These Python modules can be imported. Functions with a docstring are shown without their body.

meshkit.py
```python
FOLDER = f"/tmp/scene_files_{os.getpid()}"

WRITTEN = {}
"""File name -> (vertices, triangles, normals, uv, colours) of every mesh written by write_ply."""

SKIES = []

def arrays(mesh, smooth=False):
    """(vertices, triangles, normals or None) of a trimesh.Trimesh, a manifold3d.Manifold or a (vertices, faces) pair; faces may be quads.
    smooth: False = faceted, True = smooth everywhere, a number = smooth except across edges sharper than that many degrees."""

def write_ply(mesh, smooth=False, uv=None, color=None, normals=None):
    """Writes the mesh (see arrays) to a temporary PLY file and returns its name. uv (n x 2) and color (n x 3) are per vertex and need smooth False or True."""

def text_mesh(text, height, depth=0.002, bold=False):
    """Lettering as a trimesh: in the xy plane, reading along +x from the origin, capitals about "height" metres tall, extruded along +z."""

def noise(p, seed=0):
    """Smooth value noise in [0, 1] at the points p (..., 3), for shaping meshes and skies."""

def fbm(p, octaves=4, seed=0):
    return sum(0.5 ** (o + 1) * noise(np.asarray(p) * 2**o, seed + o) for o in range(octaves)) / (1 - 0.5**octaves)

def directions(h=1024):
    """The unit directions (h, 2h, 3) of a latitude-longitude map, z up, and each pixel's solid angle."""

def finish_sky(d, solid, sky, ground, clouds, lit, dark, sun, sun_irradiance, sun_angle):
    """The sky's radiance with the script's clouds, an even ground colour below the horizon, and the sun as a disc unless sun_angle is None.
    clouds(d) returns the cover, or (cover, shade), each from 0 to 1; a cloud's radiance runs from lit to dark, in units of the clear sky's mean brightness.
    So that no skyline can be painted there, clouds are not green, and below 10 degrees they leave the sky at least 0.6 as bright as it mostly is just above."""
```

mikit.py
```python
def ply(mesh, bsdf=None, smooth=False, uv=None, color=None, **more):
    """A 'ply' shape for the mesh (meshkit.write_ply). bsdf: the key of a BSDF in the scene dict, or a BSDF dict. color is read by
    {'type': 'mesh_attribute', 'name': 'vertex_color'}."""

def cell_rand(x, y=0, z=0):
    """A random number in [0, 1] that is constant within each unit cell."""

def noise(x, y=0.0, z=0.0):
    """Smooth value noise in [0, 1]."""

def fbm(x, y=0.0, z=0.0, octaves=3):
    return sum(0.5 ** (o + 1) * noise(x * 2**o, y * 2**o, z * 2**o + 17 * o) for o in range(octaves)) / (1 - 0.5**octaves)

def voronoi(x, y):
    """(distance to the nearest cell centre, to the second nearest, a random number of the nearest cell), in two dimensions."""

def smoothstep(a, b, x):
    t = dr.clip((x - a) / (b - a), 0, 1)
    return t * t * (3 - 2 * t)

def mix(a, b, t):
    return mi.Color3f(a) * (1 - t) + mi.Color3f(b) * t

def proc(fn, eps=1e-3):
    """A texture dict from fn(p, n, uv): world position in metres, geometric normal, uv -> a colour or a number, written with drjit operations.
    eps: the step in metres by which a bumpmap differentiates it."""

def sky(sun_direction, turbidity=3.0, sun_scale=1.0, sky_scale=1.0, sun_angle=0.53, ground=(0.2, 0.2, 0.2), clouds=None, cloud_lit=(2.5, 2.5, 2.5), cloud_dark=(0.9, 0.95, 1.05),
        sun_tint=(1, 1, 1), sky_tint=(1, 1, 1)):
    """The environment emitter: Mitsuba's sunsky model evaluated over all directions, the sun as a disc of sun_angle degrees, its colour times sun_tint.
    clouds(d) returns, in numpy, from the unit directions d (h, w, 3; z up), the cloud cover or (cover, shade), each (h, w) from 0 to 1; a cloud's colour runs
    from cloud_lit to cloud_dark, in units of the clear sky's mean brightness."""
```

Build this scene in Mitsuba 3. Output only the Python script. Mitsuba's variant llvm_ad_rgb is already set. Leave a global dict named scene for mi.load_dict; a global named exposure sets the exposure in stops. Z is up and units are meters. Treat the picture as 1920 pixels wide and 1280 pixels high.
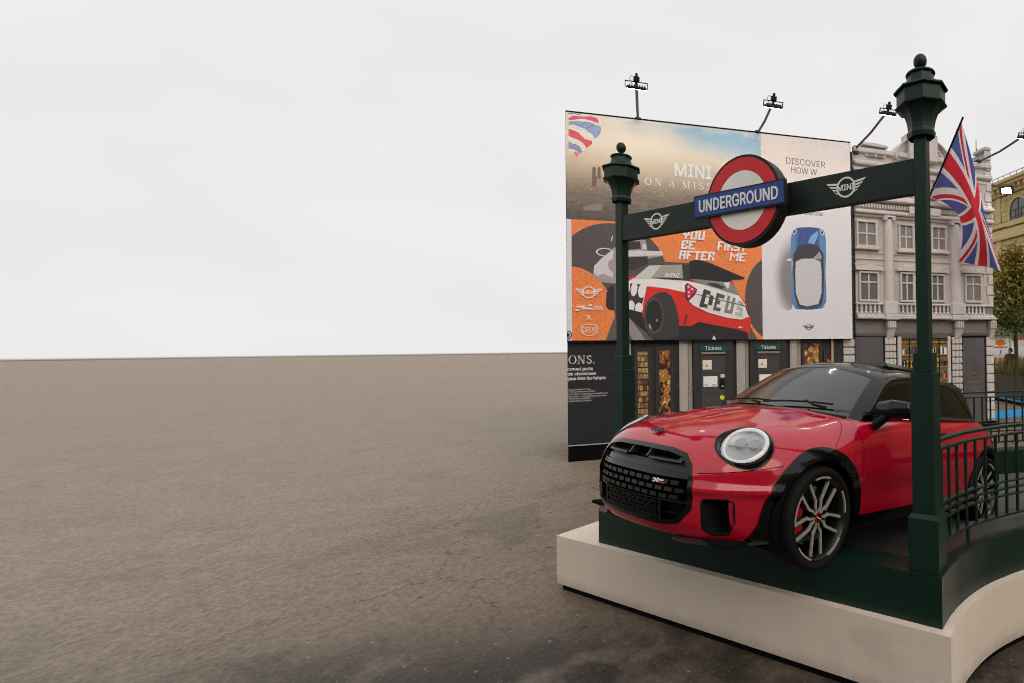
import math, random
import numpy as np, trimesh, manifold3d as m3, shapely
import shapely.geometry as sg, shapely.affinity as sa
from shapely.ops import unary_union
from scipy.interpolate import PchipInterpolator
import drjit as dr, mitsuba as mi, mikit, meshkit
from mikit import proc, noise, fbm, voronoi, cell_rand, smoothstep, mix

rng = random.Random(7)
nrng = np.random.default_rng(11)
T4 = mi.ScalarTransform4f
scene, labels = {}, {}

# ---------------------------------------------------------------- camera, sky, exposure
EYE = np.array([0.0, 0.0, 2.1]); PITCH = 0.0137; ROLL = 0.013
_f = np.array([0, math.cos(PITCH), math.sin(PITCH)]); _u0 = np.cross([1.0, 0, 0], _f)
_up = math.sin(ROLL) * np.array([1.0, 0, 0]) + math.cos(ROLL) * _u0
scene['camera'] = {'type': 'perspective', 'fov': 2 * math.degrees(math.atan(960 / 1000)), 'fov_axis': 'x',
    'principal_point_offset_x': -0.277604, 'near_clip': 0.05, 'far_clip': 3000.0,
    'to_world': T4().look_at(origin=EYE.tolist(), target=(EYE + _f).tolist(), up=_up.tolist())}
exposure = 2.05


def cloud(d):
    n = meshkit.fbm(d * np.array([2.2, 2.2, 5.0]) + 3.1, 4, 5)
    m = meshkit.fbm(d * np.array([5, 5, 9.0]) + 9.7, 3, 2)
    return np.ones(d.shape[:2]), np.clip((n - 0.35) * 0.55 + (m - .5) * .25, 0, 1)


scene['sky'] = mikit.sky((0.42, -0.72, 0.55), turbidity=4, sun_scale=0.27, sun_angle=55, sun_tint=(.90, .98, 1.12), clouds=cloud,
                         cloud_lit=(2.28, 2.25, 2.23), cloud_dark=(1.62, 1.62, 1.65), ground=(0.16, 0.14, 0.12))


# ---------------------------------------------------------------- helpers
def numbered(key):
    if key not in USED:
        USED.add(key); return key
    i = 1
    while f'{key}_{i:03d}' in USED: i += 1
    USED.add(f'{key}_{i:03d}'); return f'{key}_{i:03d}'


USED = set()


def thing(name, label, cat, group=None, kind=None):
    key = numbered(name)
    labels[key] = {'label': label}
    if cat: labels[key]['category'] = cat
    if group: labels[key]['group'] = group
    if kind: labels[key]['kind'] = kind
    return key


def part(parent, name, mesh, bsdf, smooth=False, label=None, kind=None, **more):
    key = numbered(f'{parent}__{name}')
    scene[key] = mikit.ply(mesh, bsdf, smooth=smooth, **more)
    if label or kind:
        labels[key] = {k: v for k, v in (('label', label), ('kind', kind)) if v}
    return key


def whole(key, mesh, bsdf, smooth=False, **more):
    scene[key] = mikit.ply(mesh, bsdf, smooth=smooth, **more)
    return key


def crv(*pts): p = np.array(sorted(pts)); return PchipInterpolator(p[:, 0], p[:, 1], extrapolate=True)
def tm(v, f): return trimesh.Trimesh(np.asarray(v, float), np.asarray(f), process=False)
def cat(ms): return trimesh.util.concatenate([m for m in ms if m is not None])


def box(x0, x1, y0, y1, z0, z1, bev=0.0):
    if bev <= 0:
        m = trimesh.creation.box((x1 - x0, y1 - y0, z1 - z0)); m.apply_translation(((x0 + x1) / 2, (y0 + y1) / 2, (z0 + z1) / 2)); return m
    b = min(bev, .45 * (x1 - x0), .45 * (y1 - y0), .45 * (z1 - z0)); pts = []
    for sx, sy, sz in np.ndindex(2, 2, 2):
        x, y, z = (x0, x1)[sx], (y0, y1)[sy], (z0, z1)[sz]
        dx, dy, dz = (b, -b)[sx], (b, -b)[sy], (b, -b)[sz]
        pts += [(x + dx, y + dy, z), (x + dx, y, z + dz), (x, y + dy, z + dz)]
    return trimesh.convex.convex_hull(np.array(pts))


def poly(pts, o0, o1):
    """polygon in (x, z), from the plane y = -o0 out to y = -o1 (towards -y)"""
    g = pts if hasattr(pts, 'geom_type') else sg.Polygon(pts)
    if not g.is_valid: g = g.buffer(0)
    out = []
    for q in getattr(g, 'geoms', [g]):
        if q.is_empty or q.area < 1e-9: continue
        m = trimesh.creation.extrude_polygon(q, o1 - o0, engine='earcut')
        v = m.vertices.copy(); m.vertices = np.c_[v[:, 0], -(o0 + v[:, 2]), v[:, 1]]
        out.append(m)
    return cat(out)


def tube(path, r, n=10, closed=False, cap=True):
    path = np.asarray(path, float); k = len(path)
    rr = np.broadcast_to(np.asarray(r, float), (k,))
    tang = np.gradient(path, axis=0) if not closed else (np.roll(path, -1, 0) - np.roll(path, 1, 0))
    tang /= np.linalg.norm(tang, axis=1, keepdims=True)
    a = np.cross(tang[0], [0, 0, 1.0])
    if np.linalg.norm(a) < 1e-3: a = np.cross(tang[0], [1.0, 0, 0])
    a /= np.linalg.norm(a); V = []
    th = np.arange(n) * 2 * np.pi / n
    for i in range(k):
        a = a - tang[i] * np.dot(a, tang[i]); a /= np.linalg.norm(a); b = np.cross(tang[i], a)
        V.append(path[i] + rr[i] * (np.cos(th)[:, None] * a + np.sin(th)[:, None] * b))
    V = np.vstack(V); F = []
    for i in range(k if closed else k - 1):
        j = (i + 1) % k
        for q in range(n):
            q2 = (q + 1) % n
            F += [(i * n + q, i * n + q2, j * n + q2), (i * n + q, j * n + q2, j * n + q)]
    if cap and not closed:
        V = np.vstack([V, path[:1], path[-1:]]); c0, c1 = len(V) - 2, len(V) - 1
        for q in range(n):
            q2 = (q + 1) % n
            F += [(c0, q2, q), (c1, (k - 1) * n + q, (k - 1) * n + q2)]
    return tm(V, F)


def strip(path, w, h, z=None):
    """bar of rectangular section w (sideways) x h (up) along a level path"""
    path = np.asarray(path, float); t = np.gradient(path, axis=0); t /= np.linalg.norm(t, axis=1, keepdims=True)
    s = np.c_[t[:, 1], -t[:, 0], 0 * t[:, 0]]; s /= np.linalg.norm(s, axis=1, keepdims=True); up = np.array([0, 0, 1.0])
    k = len(path); V = np.stack([path + s * a * w / 2 + up * b * h / 2 for a, b in ((-1, -1), (1, -1), (1, 1), (-1, 1))], 1).reshape(-1, 3); F = []
    for i in range(k - 1):
        for q in range(4):
            q2 = (q + 1) % 4; F += [(i * 4 + q, i * 4 + 4 + q, i * 4 + 4 + q2), (i * 4 + q, i * 4 + 4 + q2, i * 4 + q2)]
    e = (k - 1) * 4; F += [(0, 1, 2), (0, 2, 3), (e, e + 2, e + 1), (e, e + 3, e + 2)]
    m = tm(V, F); m.fix_normals(); return m


def lathe(prof, n=32, phase=0.0):
    """revolve (r, z) about z"""
    prof = np.asarray(prof, float); k = len(prof); th = phase + np.arange(n) * 2 * np.pi / n
    V = np.stack([np.stack([p[0] * np.cos(th), p[0] * np.sin(th), 0 * th + p[1]], 1) for p in prof]).reshape(-1, 3); F = []
    for i in range(k - 1):
        for q in range(n):
            q2 = (q + 1) % n; F += [(i * n + q, i * n + q2, i * n + n + q2), (i * n + q, i * n + n + q2, i * n + n + q)]
    return tm(V, F)


def xf(mesh, R, t=(0, 0, 0)):
    m = mesh.copy(); R = np.asarray(R, float); m.vertices = m.vertices @ R.T + np.asarray(t, float)
    if np.linalg.det(R) < 0: m.faces = m.faces[:, ::-1]
    return m


class Frame:
    def __init__(s, o, ang):
        s.o = np.asarray(o, float); c, q = math.cos(ang), math.sin(ang); s.R = np.array([[c, -q, 0], [q, c, 0], [0, 0, 1.0]])

    def __call__(s, m):
        if isinstance(m, trimesh.Trimesh): return xf(m, s.R, s.o)
        return np.asarray(m, float) @ s.R.T + s.o

    def local(s, p):          # drjit: world point -> (along, back, up)
        x, y = p.x - float(s.o[0]), p.y - float(s.o[1]); c, q = float(s.R[0, 0]), float(s.R[1, 0])
        return x * c + y * q, y * c - x * q, p.z


def clip(m, g, keep_neg=True):
    """the part of an open mesh where the vertex field g is negative, cut exactly along g = 0"""
    v, f = m.vertices, m.faces; g = np.asarray(g, float) * (1 if keep_neg else -1); g = np.where(np.abs(g) < 1e-7, 1e-7, g)
    ins = g[f] < 0; cnt = ins.sum(1); F = [f[cnt == 3]]; V = [v]; n0 = len(v)
    for c in (1, 2):
        sel = f[cnt == c]
        if not len(sel): continue
        i = (g[sel] < 0) if c == 1 else (g[sel] > 0)
        k = i.argmax(1); r = np.arange(len(sel)); a, b, d = sel[r, k], sel[r, (k + 1) % 3], sel[r, (k + 2) % 3]
        tb, td = g[a] / (g[a] - g[b]), g[a] / (g[a] - g[d])
        pb, pd = v[a] + (v[b] - v[a]) * tb[:, None], v[a] + (v[d] - v[a]) * td[:, None]
        ib = n0 + np.arange(len(sel)); id_ = ib + len(sel); V += [pb, pd]; n0 += 2 * len(sel)
        if c == 1: F.append(np.c_[a, ib, id_])
        else: F += [np.c_[ib, b, d], np.c_[ib, d, id_]]
    out = trimesh.Trimesh(np.vstack(V), np.vstack(F), process=False); out.merge_vertices(digits_vertex=6); out.remove_unreferenced_vertices()
    out.update_faces(out.nondegenerate_faces()); return out


def polysd(P, x, y):
    """signed distance (negative inside) to the closed polygon P"""
    P = np.asarray(P, float); d = np.full(np.shape(x), 1e9); ins = np.zeros(np.shape(x), bool)
    for a, b in zip(P, np.roll(P, -1, 0)):
        e = b - a; wx, wy = x - a[0], y - a[1]; t = np.clip((wx * e[0] + wy * e[1]) / (e @ e), 0, 1)
        d = np.minimum(d, np.hypot(wx - e[0] * t, wy - e[1] * t))
        if e[1] != 0: ins ^= ((a[1] > y) != (b[1] > y)) & (x < a[0] + e[0] * (y - a[1]) / e[1])
    return np.where(ins, -d, d)


def rpoly(P, r, q=6): return sg.Polygon(P).buffer(-r, quad_segs=q).buffer(r, quad_segs=q)
def ring(P): return np.asarray(P.exterior.coords)[:-1]


def smax(a, b, k):
    h = np.maximum(k - np.abs(a - b), 0) / k
    return np.maximum(a, b) + h * h * k * .25


def nets(f, lo, hi, step):
    """surface nets of f = 0 on a grid, the vertices put onto the surface"""
    ax = [np.arange(l, h + step * .5, step) for l, h in zip(lo, hi)]
    g = f(*np.meshgrid(*ax, indexing='ij')); sg_ = g < 0
    n = np.array(g.shape); cell = n - 1
    corner = [(i, j, k) for i in (0, 1) for j in (0, 1) for k in (0, 1)]
    S = [sg_[i:n[0] - 1 + i, j:n[1] - 1 + j, k:n[2] - 1 + k] for i, j, k in corner]
    tot = sum(s.astype(np.int8) for s in S); act = (tot > 0) & (tot < 8)
    idx = np.full(cell, -1); c = np.argwhere(act); idx[act] = np.arange(len(c))
    vals = np.stack([g[c[:, 0] + i, c[:, 1] + j, c[:, 2] + k] for i, j, k in corner], 1)
    num = np.zeros((len(c), 3)); den = np.zeros(len(c))
    for a in range(8):
        for b in range(a + 1, 8):
            da = np.array(corner[b]) - np.array(corner[a])
            if np.abs(da).sum() != 1: continue
            x = (vals[:, a] < 0) != (vals[:, b] < 0); t = np.where(x, vals[:, a] / np.where(x, vals[:, a] - vals[:, b], 1), 0)
            num += np.where(x[:, None], np.array(corner[a]) + t[:, None] * da, 0); den += x
    v = np.stack([ax[q][0] for q in range(3)]) + (c + num / den[:, None]) * step
    F = []
    for d in range(3):
        e, h = [(1, 2), (2, 0), (0, 1)][d]
        sl = [slice(1, -1)] * 3; sl[d] = slice(0, -1); sl2 = list(sl); sl2[d] = slice(1, None)
        A, B = sg_[tuple(sl)], sg_[tuple(sl2)]
        for flip, x in ((False, A & ~B), (True, ~A & B)):
            p = np.argwhere(x)
            if not len(p): continue
            q = p.copy(); q[:, e] += 1; q[:, h] += 1
            def at(de, dh):
                r = q.copy(); r[:, e] += de; r[:, h] += dh; return idx[r[:, 0], r[:, 1], r[:, 2]]
            quad = np.stack([at(-1, -1), at(0, -1), at(0, 0), at(-1, 0)], 1)
            if flip: quad = quad[:, ::-1]
            F += [quad[:, [0, 1, 2]], quad[:, [0, 2, 3]]]
    for _ in range(3):
        v, nn = newton(f, v)
    return tm(v, np.vstack(F))


def grad(f, v, e=2e-3):
    return np.stack([(f(*(v + e * np.eye(3)[a]).T) - f(*(v - e * np.eye(3)[a]).T)) / (2 * e) for a in range(3)], 1)


def newton(f, v):
    gr = grad(f, v); g2 = (gr ** 2).sum(1)
    st = -(f(*v.T) / np.maximum(g2, 1e-9))[:, None] * gr; L = np.linalg.norm(st, axis=1, keepdims=True)
    v = v + st * np.minimum(1, .006 / np.maximum(L, 1e-9))
    return v, gr / np.maximum(np.sqrt(g2), 1e-9)[:, None]


def shell(m, f, out, thick):
    """an open patch of the surface f = 0 made a closed solid: from out - thick to out along the normal"""
    n = grad(f, m.vertices); n /= np.linalg.norm(n, axis=1, keepdims=True); k = len(m.vertices)
    V = np.vstack([m.vertices + n * out, m.vertices + n * (out - thick)])
    e = np.sort(m.edges, axis=1); u, inv, c = np.unique(e, axis=0, return_inverse=True, return_counts=True)
    b = m.edges[c[inv] == 1]
    F = np.vstack([m.faces, m.faces[:, ::-1] + k, np.c_[b[:, 1], b[:, 0], b[:, 0] + k], np.c_[b[:, 1], b[:, 0] + k, b[:, 1] + k]])
    return tm(V, F)


def offset(m, f, d):
    n = grad(f, m.vertices); n /= np.linalg.norm(n, axis=1, keepdims=True); return tm(m.vertices + n * d, m.faces)


def text(s, h, depth=.002, bold=False, sx=1.0, shear=0.0):
    """lettering in the (x, z) plane, facing -y, centred on x = 0, baseline z = 0"""
    m = meshkit.text_mesh(s, h, depth, bold); v = m.vertices.copy(); x = v[:, 0]; x = (x - (x.min() + x.max()) / 2) * sx
    m.vertices = np.c_[x + v[:, 1] * shear, -v[:, 2], v[:, 1]]; return m


def place(m, x=0, y=0, z=0): m = m.copy(); m.apply_translation((x, y, z)); return m


# ---------------------------------------------------------------- materials
def mat(name, d): scene['m_' + name] = d; return 'm_' + name
def rgb(c): return {'type': 'rgb', 'value': [float(x) for x in c]}
def two(d): return {'type': 'twosided', 'bsdf': d}
def matte(name, c, r=.6, spec=.3): return mat(name, two({'type': 'principled', 'base_color': rgb(c) if not isinstance(c, dict) else c, 'roughness': r, 'specular': spec}))
def gloss(name, c, a=.03, ior=1.5): return mat(name, two({'type': 'roughplastic', 'distribution': 'ggx', 'alpha': a, 'int_ior': ior, 'diffuse_reflectance': rgb(c) if not isinstance(c, dict) else c, 'nonlinear': True}))
def metal(name, c, r=.3): return mat(name, two({'type': 'principled', 'base_color': rgb(c), 'metallic': 1.0, 'roughness': r}))


def grain(c, amt, fr, c2=None):
    def fn(p, n, uv):
        t = fbm(p.x * fr, p.y * fr, p.z * fr, 3)
        return mi.Color3f(*c) * (1 - amt + 2 * amt * t) if c2 is None else mix(c, c2, smoothstep(.5 - amt, .5 + amt, t))
    return proc(fn)


M_RED = mat('car_paint', two({'type': 'roughplastic', 'distribution': 'ggx', 'alpha': .006, 'int_ior': 1.72, 'nonlinear': False,
    'diffuse_reflectance': rgb((.46, .002, .022))}))
M_GLOSSBLACK = gloss('gloss_black', (.003, .003, .0035), .015, 1.48)
M_BLACK = matte('matt_black', (.006, .006, .0065), .55, .2)
M_DEEP = matte('deep_black', (.004, .004, .004), .9, .1)
M_SATIN = gloss('satin_black', (.005, .005, .0055), .12, 1.45)
M_RUBBER = matte('rubber', (.008, .008, .0085), .75, .15)
M_SCREEN = gloss('windscreen_glass', (.018, .019, .0195), .006, 1.85)
M_SIDEGLASS = gloss('side_glass', (.004, .004, .0038), .008, 1.45)
M_LENS = mat('lens_glass', {'type': 'thindielectric', 'int_ior': 1.5})
M_ALU = metal('alu', (.62, .58, .52), .28)
M_STEEL = metal('steel', (.42, .45, .47), .35)
M_CHROME = metal('chrome', (.75, .75, .75), .08)
M_WHITE = matte('white', (.78, .78, .78), .5)

# ================================================================ ground
PF = Frame((-.44, 3.818, 0), math.atan2(-.505, .863))           # portal frame: s along its front, t back, z up


def ground_fn(p, n, uv):
    a = fbm(p.x * .35 + 3, p.y * .35, 0, 4); b = fbm(p.x * 2.3, p.y * 2.3, 3, 4); c = fbm(p.x * 21, p.y * 21, 5, 3); d = fbm(p.x * 90, p.y * 90, 5, 2)
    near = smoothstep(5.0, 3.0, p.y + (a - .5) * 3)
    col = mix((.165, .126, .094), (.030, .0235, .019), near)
    col = mix(col, (.135, .108, .084), smoothstep(.48, .66, b) * .7)
    col = mix(col, (.033, .028, .025), smoothstep(.56, .70, fbm(p.x * 1.1 + 9, p.y * 1.1, 8, 5)) * (.35 + .45 * near))
    s1, s2, _ = voronoi(p.x * .55 + b * .5, p.y * .55 + c * .12)
    col = mix(col, (.025, .021, .018), smoothstep(.022, .004, s2 - s1) * smoothstep(.45, .6, a) * .7)
    k1, k2, kr = voronoi(p.x * 5.5, p.y * 5.5); col = mix(col, (.03, .026, .024), smoothstep(.16, .07, k1 + (c - .5) * .14) * smoothstep(.80, .86, kr) * .75)
    col = mix(col, (.34, .29, .24), smoothstep(.075, .03, k1) * smoothstep(.17, .12, kr) * .6)
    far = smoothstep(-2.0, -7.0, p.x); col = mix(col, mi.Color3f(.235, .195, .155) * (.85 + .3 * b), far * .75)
    e = noise(p.x * 46, p.y * 46, 3); k2_ = voronoi(p.x * 24, p.y * 24); g = smoothstep(.22, .10, k2_[0]) * smoothstep(.78, .86, k2_[2])
    return mix(col * (.62 + .38 * c + .22 * d + .22 * smoothstep(.35, .75, e)), (.20, .175, .15), g * .5)


def ground_bump(p, n, uv): return fbm(p.x * 34, p.y * 34, 2, 3) * .006 + fbm(p.x * 3, p.y * 3, 2, 2) * .02


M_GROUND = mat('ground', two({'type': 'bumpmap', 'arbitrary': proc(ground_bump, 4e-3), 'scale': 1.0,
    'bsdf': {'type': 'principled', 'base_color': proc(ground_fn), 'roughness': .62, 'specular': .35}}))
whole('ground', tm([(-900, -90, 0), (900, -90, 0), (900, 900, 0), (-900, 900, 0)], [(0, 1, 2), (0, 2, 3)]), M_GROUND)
labels['ground'] = {'label': 'brown stained asphalt of the open square', 'kind': 'structure'}
M_BLUE = matte('blue_carpet', (.02, .22, .50), .85)

# ================================================================ display platform
RS = crv((0, 1.458), (.12, 1.456), (.25, 1.462), (.5, 1.50), (.7, 1.555), (.9, 1.64), (1.13, 1.76), (1.4, 1.94), (1.7, 2.20), (2.0, 2.56), (2.2, 2.95))
rt = np.linspace(0, 2.2, 45); RIGHT = [(float(RS(t)), float(t)) for t in rt]
REAR = [(3.6, 3.1), (3.7, 5.0), (3.3, 5.75), (2.6, 5.55), (2.0, 5.18), (1.34, 4.63), (.61, 3.97), (.25, 3.78), (-.2, 3.72), (-1.46, 3.72)]
tt = np.linspace(0, 1, 9); rc = sg.LineString(REAR[2:])
REARC = [(float(a), float(b)) for a, b in zip(*[crv(*[(i, p[k]) for i, p in enumerate(REAR[2:])])(np.linspace(0, len(REAR) - 3, 60)) for k in (0, 1)])]
BASE = sg.Polygon([(-1.458, 0)] + RIGHT + REAR[:2] + REARC)
BASE = BASE.buffer(0)
SLAB = unary_union([BASE.buffer(.06, join_style=2), sg.box(-1.94, -.06, -1.3, 3.78)])
INNER = BASE.buffer(-.23, join_style=2)


def flat(P, z0, z1):
    """prism of the plan P (s, t) between two heights"""
    out = []
    for q in getattr(P, 'geoms', [P]):
        m = trimesh.creation.extrude_polygon(q, z1 - z0, engine='earcut'); m.apply_translation((0, 0, z0)); out.append(m)
    return PF(cat(out))


def slab_fn(p, n, uv):
    a = fbm(p.x * 1.2, p.y * 1.2, p.z * 2.2, 4); c = noise(p.x * 130, p.y * 130, p.z * 160); e = fbm(p.x * 9, p.y * 9, p.z * 5, 3)
    col = mi.Color3f(.645, .56, .475) * (.90 + .14 * a + .07 * e + .05 * c)
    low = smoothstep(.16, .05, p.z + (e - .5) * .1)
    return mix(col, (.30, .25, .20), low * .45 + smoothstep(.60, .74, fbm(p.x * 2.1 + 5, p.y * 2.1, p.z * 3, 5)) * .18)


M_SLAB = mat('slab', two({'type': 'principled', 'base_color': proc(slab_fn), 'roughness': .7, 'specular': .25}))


def green_fn(p, n, uv):
    a = fbm(p.x * 3, p.y * 3, p.z * 3, 4); c = noise(p.x * 90, p.y * 90, p.z * 90)
    return mi.Color3f(.0052, .0235, .0168) * (.82 + .3 * a + .1 * c)


def green_rough(p, n, uv): return .10 + .14 * fbm(p.x * 5 + 2, p.y * 5, p.z * 5, 4)


M_GREEN = mat('green_paint', two({'type': 'principled', 'base_color': proc(green_fn), 'roughness': .40, 'specular': .28}))
M_GREENGLOSS = mat('green_gloss', two({'type': 'roughplastic', 'distribution': 'ggx', 'alpha': .10, 'int_ior': 1.4, 'diffuse_reflectance': proc(green_fn)}))
M_SIGNGREEN = mat('sign_green', two({'type': 'principled', 'base_color': rgb((.0055, .0150, .0100)), 'roughness': .5, 'specular': .35}))

PLAT = thing('display_platform', 'cream display platform with dark green wall on top, carrying the red car', 'platform')
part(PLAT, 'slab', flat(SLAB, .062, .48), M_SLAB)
part(PLAT, 'kick_base', flat(SLAB.buffer(-.035, join_style=2), 0, .062), M_DEEP)
part(PLAT, 'wall', flat(BASE.difference(INNER), .48, .772), M_GREENGLOSS)


def carpet_fn(p, n, uv): return mi.Color3f(.085, .083, .082) * (.6 + .5 * noise(p.x * 160, p.y * 160) + .4 * fbm(p.x * 12, p.y * 12, 0, 3))


part(PLAT, 'floor', flat(INNER, .44, .4835), mat('carpet', two({'type': 'principled', 'base_color': proc(carpet_fn), 'roughness': .95, 'specular': .1})))


def railing(path, label, s0, step, upto):
    """path (s, t) points; rails at fixed heights, balusters every step"""
    K = thing('railing', label, 'railing', 'railings round the platform')
    path = np.asarray(path, float); d = np.r_[0, np.cumsum(np.hypot(*np.diff(path, axis=0).T))]
    at = lambda q: np.array([np.interp(q, d, path[:, 0]), np.interp(q, d, path[:, 1])])
    qs = np.linspace(0, d[-1], 60); xy = np.array([at(q) for q in qs])
    for nm, z, w, h in (('handrail', 1.508, .052, .018), ('rail', 1.446, .040, .014), ('rail', 1.100, .036, .012), ('rail', 1.050, .036, .012), ('rail', 1.000, .036, .012), ('bottom_rail', .858, .05, .014)):
        part(K, nm, PF(strip(np.c_[xy, np.full(len(xy), z)], w, h)), M_GREEN)
    q = s0
    while q < min(d[-1], upto):
        c = at(q); part(K, 'baluster', PF(place(trimesh.creation.cylinder(.0115, .585, sections=8), c[0], c[1], 1.147)), M_GREEN, smooth=50); q += step
    for q in (.02, d[-1] - .02):
        c = at(q); part(K, 'end_post', PF(box(c[0] - .015, c[0] + .015, c[1] - .015, c[1] + .015, .772, 1.50)), M_GREEN)
    for q in np.arange(.5, d[-1], 1.2):
        c = at(q); part(K, 'foot', PF(place(trimesh.creation.cylinder(.012, .085, sections=8), c[0], c[1], .812)), M_GREEN)
    return K


railing([(s - .11, t + .05) for s, t in RIGHT if t > .16], 'curved green railing beside the right sign post', .13, .118, 3.2)
railing([(s - .02, t - .11) for s, t in REARC if .1 < s < 3.0][::-1], 'green railing at the far side of the platform behind the car', .10, .118, 9)

# ================================================================ sign arch
ARCH = thing('sign_arch', 'dark green arch of two lantern posts and a beam over the red car', 'arch')
FT = .085                                              # front of the slim posts
for sx in (1.343, -1.285):
    K = part(ARCH, 'post', PF(cat([box(sx - .0385, sx + .0385, FT, FT + .077, 2.07, 3.40, .003)])), M_GREEN)
    part(K, 'plinth', PF(box(sx - .092, sx + .092, .03, .214, .772, 1.085, .003)), M_GREEN)
    part(K, 'plinth_cap', PF(trimesh.convex.convex_hull(np.array([(sx + a * .092, .122 + c * .092, 1.0855) for a in (-1, 1) for c in (-1, 1)] + [(sx + a * .071, .122 + c * .071, 1.110) for a in (-1, 1) for c in (-1, 1)]))), M_GREEN)
    part(K, 'lower_shaft', PF(box(sx - .070, sx + .070, .052, .192, 1.11, 1.95, .003)), M_GREEN)
    part(K, 'collar', PF(cat([box(sx - .057, sx + .057, .065, .179, 1.95, 2.07, .003)])), M_GREEN)
    prof = [(1e-4, 3.392), (.075, 3.392), (.082, 3.372), (.088, 3.398), (.080, 3.418)]
    prof += [(.080 + .072 * (1 - math.cos(t)) ** .9, 3.418 + .135 * math.sin(t)) for t in np.linspace(.05, math.pi / 2, 9)]
    prof += [(.157, 3.556), (.158, 3.562), (.146, 3.566), (.146, 3.662), (.163, 3.652), (.166, 3.657), (.160, 3.668)]
    prof += [(.160 - .078 * math.sin(t) ** .8, 3.668 + .088 * (1 - math.cos(t))) for t in np.linspace(.12, math.pi / 2, 8)] + [(.076, 3.766), (1e-4, 3.766)]
    lan = lathe(prof, 8, math.pi / 8); lan.fix_normals()
    part(K, 'lantern', PF(place(lan, sx, .122, 0)), M_GREEN)
    part(K, 'lantern_cap', PF(place(lathe([(1e-4, 3.764), (.088, 3.758), (.090, 3.764), (.085, 3.772), (.02, 3.780), (.013, 3.79), (.012, 3.81), (1e-4, 3.815)], 32), sx, .122, 0)), M_GREEN, smooth=40)
    b_ = trimesh.creation.icosphere(3, .043); b_.vertices *= [.95, .95, 1.08]; part(K, 'ball_finial', PF(place(b_, sx, .122, 3.846)), M_GREEN, smooth=True)
part(ARCH, 'beam', PF(box(-1.246, 1.304, FT + .006, FT + .066, 3.035, 3.250, .002)), M_SIGNGREEN)
M_LETTER = matte('sign_white', (.78, .79, .77), .55)


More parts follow.
